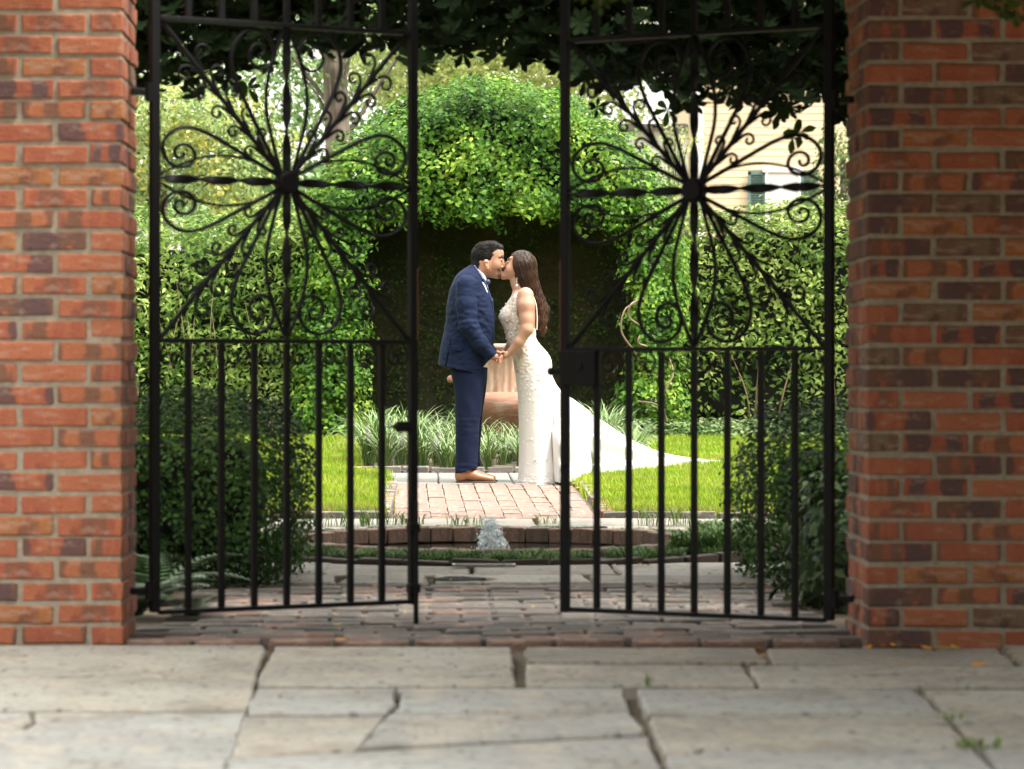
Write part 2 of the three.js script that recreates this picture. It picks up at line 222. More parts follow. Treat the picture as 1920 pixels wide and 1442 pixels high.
// ------------------------------------------------------------------ ground
{
  const ds = [-60, -20, -4, 0, 4, 9.2, 12.85, 13.3, 15.2, 15.75, 17, 18.5, 20, 21.5, 24, 27, 31, 40, 60, 100, 220], xs = [-160, -60, -20, -8, -4, -2, -1.05, -0.6, 0.3, 1.25, 1.7, 2.4, 4, 8, 20, 60, 160], pos = [], q = [];
  for (const d of ds) for (const x of xs) pos.push(x, RISE(d) - (Math.abs(x - 0.3185) < 1 && Math.abs(d - 14.27) < 1 ? 0.25 : 0.034), -d);
  for (let j = 0; j < ds.length - 1; j++) for (let i = 0; i < xs.length - 1; i++) { const a = j * xs.length + i; q.push([a, a + 1, a + xs.length + 1, a + xs.length]); }
  struct('ground', planarUV(fromQuads(pos, q), 0.7), M.soil, 'dark soil under the paving, beds and hedges');
}
// a paving stone from its outline on the ground: jittered, chipped edges with a worn arris
function stoneGeo(pts, top, thick, seed, hole, step = 0.09, rough = 0.006) {
  const r = rng(seed), out = [];
  for (let i = 0; i < pts.length; i++) { const a = pts[i], b = pts[(i + 1) % pts.length], L = Math.hypot(b[0] - a[0], b[1] - a[1]), n = Math.max(1, Math.round(L / step)); for (let k = 0; k < n; k++) { const t = k / n; out.push([lerp(a[0], b[0], t) + (r() - 0.5) * 2 * rough, lerp(a[1], b[1], t) + (r() - 0.5) * 2 * rough]); } }
  if (hole) for (const p of out) { const dx = p[0] - hole[0], dz = p[1] - hole[1], l = Math.hypot(dx, dz); if (l < hole[2]) { p[0] = hole[0] + dx / l * hole[2]; p[1] = hole[1] + dz / l * hole[2]; } }
  let area = 0; for (let i = 0; i < out.length; i++) { const [a, b] = [out[i], out[(i + 1) % out.length]]; area += a[0] * b[1] - b[0] * a[1]; } if (area < 0) out.reverse();
  const n = out.length, inset = out.map((p, i) => { const a = out[(i + n - 1) % n], b = out[(i + 1) % n], tx = b[0] - a[0], tz = b[1] - a[1], l = Math.hypot(tx, tz) || 1; return [p[0] - tz / l * 0.007, p[1] + tx / l * 0.007]; });
  const pos = [], y = (p) => typeof top === 'function' ? top(p[0], p[1]) : top, idx = [];
  for (const p of inset) pos.push(p[0], y(p), p[1]); for (const p of out) pos.push(p[0], y(p) - 0.006, p[1]); for (const p of out) pos.push(p[0], y(p) - thick, p[1]);
  for (const [a, b, c] of THREE.ShapeUtils.triangulateShape(inset.map((p) => new THREE.Vector2(p[0], p[1])), [])) idx.push(a, c, b);
  for (let i = 0; i < n; i++) { const j = (i + 1) % n; for (const o of [0, n]) idx.push(o + i, o + j, o + n + i, o + j, o + n + j, o + n + i); }
  const g = new THREE.BufferGeometry(); g.setAttribute('position', new THREE.Float32BufferAttribute(pos, 3)); g.setIndex(idx); planarUV(g, 0.9); const ng = g.toNonIndexed(); ng.computeVertexNormals(); return ng;
}
// street pavement: big worn flagstones
{
  const pave = struct('pavement', null, null, 'pavement of big worn grey flagstones in front of the gate');
  const polys = [
    [[-260, 1209], [498, 1209], [466, 1328], [-330, 1328], 0], [[-330, 1334], [55, 1334], [62, 1350], [40, 1362], [-340, 1366], 1], [[62, 1334], [463, 1334], [417, 1466], [-420, 1466], [-350, 1371], [44, 1367], [68, 1351], 1],
    [[516, 1213], [958, 1213], [967, 1284], [480, 1284], 0], [[984, 1213], [1413, 1216], [1438, 1241], [987, 1240], 2], [[987, 1246], [1393, 1248], [1418, 1285], [990, 1286], 0], [[1437, 1216], [1868, 1216], [1908, 1249], [1452, 1244], 2], [[1880, 1211], [2140, 1211], [2200, 1248], [1916, 1248], 2],
    [[1404, 1250], [2190, 1254], [2260, 1289], [1426, 1289], 0],
    [[478, 1291], [742, 1291], [744, 1320], [730, 1336], [461, 1338], 1], [[750, 1291], [1170, 1291], [1180, 1333], [740, 1334], [751, 1318], 1], [[459, 1343], [722, 1341], [690, 1375], [671, 1403], [430, 1418], 0], [[731, 1341], [1184, 1339], [1212, 1376], [985, 1387], [680, 1402], [697, 1377], 1],
    [[428, 1424], [985, 1393], [1217, 1382], [1246, 1468], [414, 1468], 1], [[1192, 1292], [1714, 1292], [1764, 1336], [1214, 1338], 1], [[1217, 1344], [1768, 1340], [1818, 1398], [1320, 1402], [1300, 1411], [1244, 1410], 0], [[1246, 1417], [1306, 1417], [1322, 1408], [1824, 1404], [1890, 1468], [1266, 1468], 1],
    [[1738, 1294], [2262, 1294], [2400, 1398], [1834, 1396], 0], [[1842, 1404], [2410, 1404], [2500, 1468], [1902, 1468], 1],
    [[-1100, 1209], [-272, 1209], [-440, 1466], [-1500, 1466], 1], [[2155, 1211], [2700, 1211], [3000, 1466], [2420, 1466], [2280, 1292], 0],
  ];
  polys.forEach((q, i) => { const k = q.pop(), pts = q.map(([x, y]) => { const g = G(x, y); return [g.x, g.z]; }), t = rr(-0.003, 0.004), ax = rr(-0.004, 0.004); part('flagstone', stoneGeo(pts, (x) => t + ax * x * 0.6, 0.05, 900 + i), M.stones[k], pave); });
}
// brick-paved court inside the gate
const roughBrick = (w, h, d, seed, amp = 0.0025, rad = 0.006) => { const g = new RoundedBoxGeometry(w, h, d, 1, rad), p = g.attributes.position; for (let i = 0; i < p.count; i++) { const x = p.getX(i), y = p.getY(i), z = p.getZ(i); p.setXYZ(i, x + amp * 1.6 * N3(x * 28 + seed * 7, y * 28, z * 28), y + amp * 1.3 * N3(x * 28, y * 28 + seed * 5, z * 28), z + amp * N3(x * 34, y * 34, z * 34 + seed * 3)); } return g; };
const variants = (w, h, d, n, s, amp, rad) => Array.from({ length: n }, (_, i) => roughBrick(w, h, d, s + i, amp, rad));
const FC = [0.3185, -14.27];                                  // centre of the round fountain
{
  const court = struct('brick_court', null, null, 'worn brown brick paving just inside the gate'), geos = variants(0.215, 0.06, 0.098, 5, 11, 0.004, 0.008), red = variants(0.205, 0.06, 0.1, 3, 51, 0.004, 0.008);
  let n = 0; const rest = [];
  for (let row = 0; row < 23; row++) {
    const d = 9.33 + row * 0.1075; let x = -0.84 + (row % 2) * 0.11 + (row > 4 ? 0.06 : 0);
    for (; x < 1.33; x += 0.2255) {
      const warm = row < 1 || R() < 0.12, g = warm ? pick(red) : pick(geos), m = warm ? brickSets.paver[1] : pick(brickSets.court), y = -0.031 + rr(-0.006, 0.005), rx = rr(-0.025, 0.025), rz = rr(-0.02, 0.02), ry = rr(-0.03, 0.03), px = x + rr(-0.006, 0.006), pz = -d + rr(-0.006, 0.006);
      if (n++ < 296) { const b = part('brick', g, m, court); b.position.set(px, y, pz); b.rotation.set(rx, ry, rz); }
      else rest.push(g.clone().applyMatrix4(new THREE.Matrix4().makeRotationFromEuler(new THREE.Euler(rx, ry, rz)).setPosition(px, y, pz)));
    }
  }
  if (rest.length) { const o = part('brick', merge(rest), brickSets.court[1], court); o.userData.kind = 'stuff'; }
}
// flagstones round the fountain
{
  const ring = struct('stone_path', null, null, 'grey flagstone path round the round fountain'), cut = [FC[0], FC[1], 1.405];
  const rows = [[11.83, 12.28], [12.30, 13.12], [13.14, 14.2], [14.22, 15.2], [15.22, 16.12], [16.14, 16.96]], cuts = [[-1.9, -0.98, -0.36, 0.02, 0.66, 1.35, 2.3], [-1.9, -1.05, -0.43, 0.19, 0.8, 1.5, 2.4], [-2.1, -1.0, 0.3, 1.6, 2.5], [-2.1, -1.1, 0.3, 1.7, 2.5], [-2.1, -1.2, -0.3, 0.5, 1.2, 2.0, 2.7], [-2.1, -1.0, -0.1, 0.6, 1.4, 2.1, 2.8]];
  rows.forEach(([a, b], j) => { for (let i = 0; i < cuts[j].length - 1; i++) {
    const x0 = cuts[j][i] + 0.008, x1 = cuts[j][i + 1] - 0.008, o = rr(-0.03, 0.03), pts = [[x0, -a + rr(-0.01, 0.01)], [x1, -a], [x1 + o, -b], [x0 + rr(-0.03, 0.03), -b + rr(-0.01, 0.01)]];
    const inside = pts.every(([x, z]) => Math.hypot(x - FC[0], z - FC[1]) < 1.41), mid = Math.hypot((x0 + x1) / 2 - FC[0], -(a + b) / 2 - FC[1]); if (inside || (mid < 1.1 && j > 1 && j < 4)) continue;
    part('flagstone', stoneGeo(pts, rr(-0.004, 0.003), 0.05, 1300 + j * 20 + i, cut, 0.06, 0.007), M.stones[R() < 0.6 ? 2 : pick([0, 1])], ring);
  } });
  const blue = M.stones[1].clone(); blue.color.setRGB(0.5, 0.51, 0.5);
  { const sand = planarUV(sheet(1, 6, (u, v) => { const d = lerp(17.0, 21.4, v); return V(lerp(-0.24, 1.04, u), RISE(d) - 0.012, -d); })); struct('path_bed', sand, M.soil, 'sandy mortar bed of the brick path'); }
  const slab = struct('stone_landing', null, null, 'pale bluestone slabs under the couple at the end of the brick path');
  for (const [x0, x1] of [[-0.33, 0.08], [0.09, 0.62], [0.63, 1.13]]) part('flagstone', stoneGeo([[x0, -21.32], [x1, -21.32], [x1, -22.9], [x0, -22.9]], (x, z) => RISE(-z) + 0.006, 0.05, 1500 + Math.round(x0 * 50), null, 0.1, 0.004), blue, slab);
}
// pink brick path, its bricks lengthwise in columns
{
  const path = struct('brick_path', null, null, 'straight pink brick path between the lawns'), geos = variants(0.1035, 0.06, 0.2145, 4, 201, 0.002, 0.004), slope = Math.atan(0.0067);
  for (let j = 0; j < 20; j++) for (let i = 0; i < 11; i++) {
    const d = 17.1 + j * 0.2165, x = -0.135 + i * 0.1055 + (j / 20) * 0.008 * (i - 5), b = part('brick', pick(geos), pick(brickSets.paver), path);
    b.position.set(x + rr(-0.003, 0.003), RISE(d) - 0.028 + rr(-0.003, 0.004), -d); b.rotation.set(slope + rr(-0.012, 0.012), rr(-0.015, 0.015), rr(-0.02, 0.02));
  }
}
// lawns
const inBed = (x, d) => d > 22.9 && d < 28 && x > (d < 25 ? -0.56 - (d - 22.9) * 0.02 : -0.6) && x < 1.75;
const lawnAt = (x, d) => d > 17.12 && d < 31.2 && !(x > -0.33 && x < 1.12 && d < 23.05) && !inBed(x, d);
{
  const green = new THREE.MeshStandardMaterial({ map: tex(256, 256, (u, v) => { const n = fbm(u, v, 8, 8, 401, 4), g = fbm(u, v, 60, 60, 23, 2); return mul3(mix3([0.14, 0.2, 0.025], [0.09, 0.15, 0.02], n), 0.7 + 0.6 * g); }), roughness: 1 });
  const mk = (x0, x1, d0, d1) => planarUV(sheet(4, 12, (u, v) => { const d = lerp(d0, d1, v); return V(lerp(x0, x1, u), RISE(d) + 0.004, -d); }), 1);
  const lawn = struct('lawn', null, null, 'bright green lawn either side of the brick path');
  for (const a of [[-7, -0.3, 17.1, 23.1], [1.09, 8, 17.1, 23.1], [-7, -0.58, 23.1, 31.3], [1.7, 8, 23.1, 31.3]]) part('turf', mk(...a), green, lawn);
  // blades of grass in small tufts
  const r = rng(77), blades = [], tuft = []; for (let i = 0; i < 44; i++) { const a = r() * 6.28, l = 0.02 + r() * 0.03, w = 0.0034, bx = (r() - 0.5) * 0.15, bz = (r() - 0.5) * 0.15, lx = Math.cos(a) * l * 0.45, lz = Math.sin(a) * l * 0.45, nx = -Math.sin(a) * w, nz = Math.cos(a) * w; tuft.push(fromQuads([bx - nx, 0, bz - nz, bx + nx, 0, bz + nz, bx + lx * 0.4 - nx * 0.8, l * 0.6, bz + lz * 0.4 - nz * 0.8, bx + lx * 0.4 + nx * 0.8, l * 0.6, bz + lz * 0.4 + nz * 0.8, bx + lx, l, bz + lz], [[0, 1, 3, 2], [2, 3, 4]])); }
  const gm = phys(1, 1, 1, 0.9, { transmission: 0.4, specularIntensity: 0.2, side: THREE.DoubleSide }), N = 13000, im = new THREE.InstancedMesh(merge(tuft), gm, N), c = new THREE.Color(), m4 = new THREE.Matrix4(), e = new THREE.Euler(); let k = 0;
  while (k < N) {
    const d = 17.1 + 14.2 * Math.pow(r(), 1.45), x = 0.4 + (r() - 0.5) * (d < 24 ? 5.2 : 7.6); if (!lawnAt(x, d)) continue;
    const s = 0.8 + r() * 0.7; m4.makeRotationFromEuler(e.set((r() - 0.5) * 0.12, r() * 6.28, (r() - 0.5) * 0.12)).scale(V(s, s * (0.8 + 0.5 * r()), s)).setPosition(x, RISE(d), -d); im.setMatrixAt(k, m4);
    const n = clamp(0.5 + 0.9 * N3(x * 1.7, d * 1.7, 3) + (r() - 0.5) * 0.7, 0, 1), dry = r() < (d < 17.5 ? 0.4 : 0.07) ? 1 : 0, col = dry ? [0.32, 0.29, 0.09] : mix3([0.17, 0.28, 0.02], [0.31, 0.39, 0.035], n); im.setColorAt(k++, c.setRGB(...col));
  }
  im.name = 'grass'; put(im); tag(im, 'short bright yellow-green grass of the garden lawn', 'grass'); im.userData.kind = 'stuff'; scene.add(im);
}
// brick edging of the lawns
{
  const geos = variants(0.2, 0.11, 0.075, 4, 301, 0.004, 0.008), mats = [...brickSets.court, brickSets.paver[1], brickSets.plum[2]];
  const run = (o, a, b, lift, group) => { const dx = b[0] - a[0], dz = b[1] - a[1], L = Math.hypot(dx, dz), n = Math.round(L / 0.212); for (let i = 0; i < n; i++) { const t = (i + 0.5) / n, x = a[0] + dx * t, z = a[1] + dz * t, m = part('brick', pick(geos), pick(mats), o); m.position.set(x, RISE(-z) + lift - 0.055 + rr(-0.006, 0.006), z); m.rotation.set(rr(-0.04, 0.04), Math.atan2(-dz, dx) + rr(-0.04, 0.04), rr(-0.03, 0.03)); } };
  let o = thing('brick_edging', 'brown brick edging along the front and path side of the left lawn', 'edging'); run(o, [-2.2, -17.03], [-0.24, -17.03], 0.036); run(o, [-0.25, -17.2], [-0.245, -21.3], 0.03); run(o, [-0.335, -17.2], [-0.335, -21.3], 0.02);
  o = thing('brick_edging', 'brown brick edging along the front and path side of the right lawn', 'edging'); run(o, [1.0, -17.03], [2.75, -17.03], 0.036); run(o, [1.04, -17.2], [1.115, -21.3], 0.03);  run(o, [1.13, -17.2], [1.21, -21.3], 0.02);
  o = thing('brick_edging', 'dark brick edging along the front of the liriope bed behind the couple', 'edging'); run(o, [-0.62, -23.02], [1.75, -23.02], 0.045);
  o = thing('brick_edging', 'low brick edging crossing the left lawn behind the liriope', 'edging'); run(o, [-2.4, -25.4], [-0.62, -25.4], 0.03);
}

// ------------------------------------------------------------------ the two brick walls beside the gate
function brickWall(label, side, xc, xe, y0, pitch, wm) {      // xc the jamb corner, xe the far end, side +1 when the wall runs to the right
  const o = thing('brick_wall', label, 'wall', [xc, 0, -9.25]), D = 0.44, L = Math.abs(xe - xc), front = variants(0.198, 0.0545, 0.098, 6, 401 + side * 50, 0.003, 0.005), half = variants(0.098, 0.0545, 0.198, 4, 501 + side * 50, 0.003, 0.005);
  const top = y0 + 5.5 * pitch; part('mortar', planarUV(box(L - 0.006, top + 0.06, D - 0.012, side * (L / 2 + 0.003), (top - 0.06) / 2, -D / 2), 1).rotateY(0), wm, o); { const g = o.children[0].geometry, p = g.attributes.position, n = g.attributes.normal, u = g.attributes.uv; for (let i = 0; i < p.count; i++) { u.setXY(i, Math.abs(n.getX(i)) > 0.5 ? p.getZ(i) : p.getX(i), p.getY(i)); } }
  const add = (geos, x, y, z, ry) => { const b = part('brick', pick(geos), R() < (side < 0 ? 0.11 : 0.42) ? pick(brickSets.plum) : pick(brickSets.warm), o); b.position.set(side * x + rr(-0.002, 0.002), y + rr(-0.003, 0.003), z + rr(-0.002, 0.002)); b.rotation.set(rr(-0.008, 0.008), ry + rr(-0.006, 0.006), rr(-0.016, 0.016)); if (R() < 0.5) b.scale.x = -1; };
  for (let m = -5; m <= 28; m++) {
    const y = y0 - m * pitch; if (y < -0.02) continue; const even = ((m % 2) + 2) % 2 === 0;
    if (even) { for (let x = 0.1; x < L; x += 0.215) add(front, x, y, -0.049, 0); add(half, 0.049, y, -0.21, 0); add(half, 0.049, y, -0.375, 0); }
    else { add(half, 0.049, y, -0.1, 0); for (let x = 0.212; x < L; x += 0.215) add(front, x, y, -0.049, 0); add(half, 0.049, y, -0.32, 0); }
  }
  return o;
}
brickWall('orange-red brick gate wall at the left edge, mostly warm bricks', -1, -0.942, -1.72, 1.85, 0.0678, M.mortar);
brickWall('darker brick gate wall at the right edge, with many plum bricks', 1, 1.364, 2.26, 1.896, 0.0675, M.mortar);

// ------------------------------------------------------------------ wrought-iron gate leaves
function buildGate(sg, label, drop) {
  const W = 0.93, H0 = 0.075, H1 = 0.935, H2 = 1.957, TOP = 2.42, cx = W / 2, cy = (H1 + H2) / 2 + 0.003, hx = W / 2 - 0.02, hy = (H2 - H1) / 2 - 0.012;
  const o = thing('iron_gate', label, 'gate', sg > 0 ? [-0.861, 0, -9.45] : [1.274, -drop, -9.45], sg * 0.5027);
  const Q = (u, y, z = 0) => V(sg * u, y, z), p = (n, g, m = M.iron) => part(n, g, m, o);
  const lift = (x, y) => Q(cx + x, cy + y);
  p('stile', rbox(0.03, TOP - H0, 0.03, 0.003, sg * 0.0, (TOP + H0) / 2, 0)); p('stile', rbox(0.028, TOP - H0 + 0.02, 0.028, 0.003, sg * W, (TOP + H0) / 2, 0));
  for (const y of [H0, H1, H2, TOP - 0.05]) p('rail', rbox(W - 0.03, 0.015, 0.03, 0.002, sg * cx, y, 0));
  for (let i = 1; i <= 7; i++) { const u = W * i / 8; p('bar', rbox(0.02, H1 - H0 - 0.016, 0.02, 0.003, sg * u, (H0 + H1) / 2, 0)); p('bar', rbox(0.02, TOP - 0.05 - H2 - 0.016, 0.02, 0.003, sg * u, (H2 + TOP - 0.05) / 2, 0)); }
  // little paired scrolls under the middle rail
  for (let i = 0; i < 8; i++) for (const s of [-1, 1]) {
    const u = W * (i + 0.5) / 8 + s * 0.024, y = H1 - 0.05, pts = []; for (let k = 0; k <= 26; k++) { const t = k / 26, a = Math.PI * (s > 0 ? 0.45 : 0.55) - s * t * 7.6, rad = lerp(0.034, 0.006, Math.pow(t, 0.7)); pts.push(Q(u - s * 0.010 + Math.cos(a) * rad * 0.85, y + Math.sin(a) * rad * 1.15)); }
    p('scroll', tube(pts, 0.0042, 30, 5));
  }
  // hub
  p('hub', merge([new THREE.CylinderGeometry(0.041, 0.041, 0.03, 20).rotateX(Math.PI / 2).translate(sg * cx, cy, 0), new THREE.CylinderGeometry(0.03, 0.037, 0.012, 20).rotateX(Math.PI / 2).translate(sg * cx, cy, 0.02)]));
  // twisted flat bars: up, down and to both sides
  for (const [dx, dy, L, turns, w] of [[0, 1, hy + 0.02, 3, 0.029], [0, -1, hy + 0.02, 3, 0.029], [1, 0, hx + 0.008, 3, 0.029], [-1, 0, hx + 0.008, 3, 0.029]]) {
    const n = 48, pos = [], q = []; for (let i = 0; i <= n; i++) { const t = i / n, l = 0.035 + (L - 0.035) * t, a = t * turns * Math.PI + (sg > 0 ? 0.1 : 0.25), ww = w / 2, tt = 0.0045; for (const [e, f] of [[-1, -1], [1, -1], [1, 1], [-1, 1]]) { const s = Math.sin(a) * e * ww + Math.cos(a) * f * tt, c = Math.cos(a) * e * ww - Math.sin(a) * f * tt, v = lift(dx * l + (dy ? s : 0), dy * l + (dx ? s : 0)); pos.push(v.x, v.y, c); } }
    for (let i = 0; i < n; i++) for (let e = 0; e < 4; e++) q.push([i * 4 + e, i * 4 + (e + 1) % 4, i * 4 + 4 + (e + 1) % 4, i * 4 + 4 + e]);
    p('twisted_bar', fromQuads(pos, q).toNonIndexed());
  }
  const frame = (dx, dy, L) => (a, l) => dy ? lift(l * hy / 0.5 * 1.0, dy * a * hy / 0.5) : lift(dx * a * hx / 0.5, l * hx / 0.5);
  for (const [dx, dy] of [[0, 1], [0, -1], [1, 0], [-1, 0]]) {
    const f = frame(dx, dy), k = dy ? 1 : 0.94;
    for (const s of [-1, 1]) {
      // slender bow beside the twisted bar
      const bow = dy ? [[0.035, 0.022], [0.12, 0.047], [0.23, 0.073], [0.33, 0.068], [0.42, 0.04], [0.50, 0.006]] : [[0.035, 0.03], [0.13, 0.072], [0.25, 0.09], [0.36, 0.075], [0.44, 0.045], [0.515, 0.008]];
      p('bow', tube(bow.map(([a, l]) => f(a, s * l)), dy ? 0.0066 : 0.0052, 28, 6));
      // big S-scroll that swings out and curls in against the frame
      const sc = [[0.035, 0.028], [0.14, 0.085], [0.24, 0.14], [0.32, 0.18], [0.385, 0.198], [0.445, 0.185], [0.485, 0.145], [0.489, 0.10], [0.465, 0.062], [0.42, 0.046], [0.38, 0.06], [0.365, 0.09], [0.38, 0.122], [0.413, 0.133], [0.44, 0.118], [0.443, 0.092], [0.423, 0.08], [0.408, 0.093], [0.413, 0.104]];
      p('scroll', taper(sc.map(([a, l]) => f(a, s * l * k)), 0.0078, 0.0062, 90, 6));
    }
  }
  // straight diagonals with pairs of small scrolls branching off
  for (const sx of [-1, 1]) for (const sy of [-1, 1]) {
    const ang = Math.atan2(hy + 0.012, hx + 0.006), ux = Math.cos(ang), uy = Math.sin(ang), L = Math.hypot(hx, hy) + 0.012, at = (a, l) => lift(sx * (a * ux - l * uy), sy * (a * uy + l * ux));
    const bars = [tube([at(0.03, 0), at(L * 0.5, 0.0), at(L, 0)], 0.0082, 10, 6)]; p('diagonal_bar', merge(bars));
    for (let i = 0; i < 5; i++) for (const s of [-1, 1]) {
      const a0 = 0.165 + i * 0.082 + (s > 0 ? 0.01 : -0.004), rr0 = 0.0205 + i * 0.0026, pts = [at(a0 - 0.055, s * 0.003), at(a0 - 0.02, s * 0.012)];
      for (let k = 0; k <= 22; k++) { const t = k / 22, th = -0.35 + t * 6.6, rad = rr0 * lerp(1, 0.28, Math.pow(t, 0.8)); pts.push(at(a0 + Math.sin(th + 0.5) * rad, s * (0.014 + rr0 * 1.15 - Math.cos(th + 0.5) * rad))); }
      p('scroll', taper(pts, 0.0062, 0.005, 44, 5));
    }
  }
  // hinges to the wall
  for (const y of [0.145, 1.72]) p('hinge', merge([rbox(0.075, 0.022, 0.026, 0.003, sg * -0.042, y, 0), new THREE.CylinderGeometry(0.014, 0.014, 0.06, 10).translate(sg * -0.022, y, 0.008)]));
  if (sg > 0) {
    p('drop_bolt', merge([new THREE.CylinderGeometry(0.009, 0.009, 0.42, 8).translate(W - 0.0, 0.2, 0.022), rbox(0.04, 0.03, 0.03, 0.003, W - 0.004, 0.32, 0.012), rbox(0.04, 0.03, 0.03, 0.003, W - 0.004, 0.12, 0.012)]));
    p('keeper', merge([rbox(0.055, 0.035, 0.022, 0.004, W - 0.035, 0.655, 0.004), new THREE.ConeGeometry(0.012, 0.03, 8).rotateZ(Math.PI / 2).translate(W - 0.077, 0.655, 0.004)]));
    p('rust_streak', rbox(0.006, 0.24, 0.006, 0.002, W + 0.0115, 1.06, 0.0125), M.rust, 'rusty edge of the meeting stile');
  } else {
    p('lock_box', rbox(0.125, 0.115, 0.05, 0.004, sg * (W - 0.058), 0.873, 0.0)); p('latch_bolt', merge([rbox(0.06, 0.018, 0.02, 0.003, sg * (W + 0.03), 0.862, 0), new THREE.SphereGeometry(0.014, 10, 8).translate(sg * (W + 0.05), 0.862, 0.004)]));
    p('escutcheon', merge([new THREE.CylinderGeometry(0.016, 0.016, 0.006, 14).rotateX(Math.PI / 2).translate(sg * (W - 0.06), 0.88, 0.027), new THREE.TorusGeometry(0.013, 0.003, 6, 14).translate(sg * (W - 0.012), 0.545, 0.018)]));
    p('rust_streak', rbox(0.006, 0.3, 0.006, 0.002, sg * (W + 0.0115), 1.08, 0.0125), M.rust, 'rusty edge of the meeting stile');
  }
  return o;
}
buildGate(1, 'left leaf of the black wrought-iron gate, with a drop bolt reaching the ground', 0);
buildGate(-1, 'right leaf of the black wrought-iron gate, with the square lock box', 0.025);
// ------------------------------------------------------------------ round fountain
{
  const o = thing('garden_fountain', 'low round brick fountain basin with a small bubbling jet', 'fountain', [FC[0], 0, FC[1]]), rim = variants(0.122, 0.078, 0.078, 5, 601, 0.004, 0.01), cap = variants(0.2, 0.07, 0.06, 4, 651, 0.004, 0.008);
  const dark = new THREE.MeshStandardMaterial({ color: new THREE.Color().setRGB(0.05, 0.04, 0.032), roughness: 0.8, bumpMap: T.stoneBump, bumpScale: 0.01 });
  part('basin_wall', new THREE.CylinderGeometry(0.932, 0.932, 0.16, 72, 1, true).translate(0, -0.115, 0), dark, o); part('basin_floor', new THREE.CylinderGeometry(0.93, 0.93, 0.02, 72).translate(0, -0.175, 0), dark, o);
  const darkBrick = mat(0.06, 0.042, 0.032, 0.85, { bumpMap: T.brickBump, bumpScale: 0.004 }), wet = [...brickSets.court, brickSets.paver[1], brickSets.plum[2], brickSets.plum[2]];
  const N = 48; for (let i = 0; i < N; i++) { const a = i / N * 6.2832, m = part('brick', pick(rim), pick(brickSets.rim), o), r = 0.965 + rr(-0.006, 0.006); m.position.set(Math.cos(a) * r, 0.006 + rr(-0.004, 0.004), Math.sin(a) * r); m.rotation.set(rr(-0.03, 0.03), Math.PI / 2 - a + rr(-0.03, 0.03), rr(-0.03, 0.03)); }
  const K = 40; for (let i = 0; i < K; i++) { const a = (i + 0.5) / K * 6.2832, m = part('brick', pick(cap), darkBrick, o), r = 1.365 + rr(-0.006, 0.006); m.position.set(Math.cos(a) * r, -0.012 + rr(-0.007, 0.007), Math.sin(a) * r); m.rotation.set(rr(-0.05, 0.05), Math.PI / 2 - a + rr(-0.05, 0.05), rr(-0.05, 0.05)); }
  part('bed_soil', new THREE.RingGeometry(1.0, 1.345, 64).rotateX(-Math.PI / 2).translate(0, 0.006, 0), M.soil, o);
  const rip = tex(256, 256, (u, v) => { const r = Math.hypot(u - 0.5, v - 0.5); return 0.5 + 0.3 * Math.sin(r * 95) * Math.exp(-r * 3) + 0.25 * (fbm(u, v, 9, 9, 5, 4) - 0.5); }, false);
  part('water', new THREE.CircleGeometry(0.93, 64).rotateX(-Math.PI / 2).translate(0, -0.035, 0), new THREE.MeshPhysicalMaterial({ color: new THREE.Color().setRGB(0.012, 0.014, 0.012), roughness: 0.06, bumpMap: rip, bumpScale: 0.0008 }), o);
  const j = chain([[0, -0.06, 0, 0.07], [-0.008, 0.02, 0, 0.055], [-0.02, 0.082, 0.0, 0.034]], 0.03), jf = (x, y, z) => j(x, y, z) + 0.016 * N3(x * 38, y * 26, z * 38) + 0.009 * N3(x * 80, y * 55, z * 80);
  part('water_jet', polygonize(jf, [-0.12, -0.07, -0.12], [0.12, 0.14, 0.12], 0.005), new THREE.MeshPhysicalMaterial({ color: new THREE.Color().setRGB(0.86, 0.93, 0.95), roughness: 0.12, transmission: 0.4, thickness: 0.1, ior: 1.33 }), o);
  const r = rng(5), foam = []; for (let i = 0; i < 520; i++) { const a = r() * 6.28, y = -0.035 + 0.175 * r(), k = lerp(0.075, 0.028, (y + 0.035) / 0.155) * (0.7 + 0.5 * r() + (r() < 0.12 ? 0.5 : 0)); foam.push(new THREE.IcosahedronGeometry(0.0015 + 0.005 * r() * r(), 0).scale(1, 1.8, 1).translate(-0.06 * (y + 0.03) * 2 + Math.cos(a) * k, y, Math.sin(a) * k)); }
  part('foam', merge(foam), mat(0.82, 0.86, 0.87, 0.4), o).userData.kind = 'stuff';
}
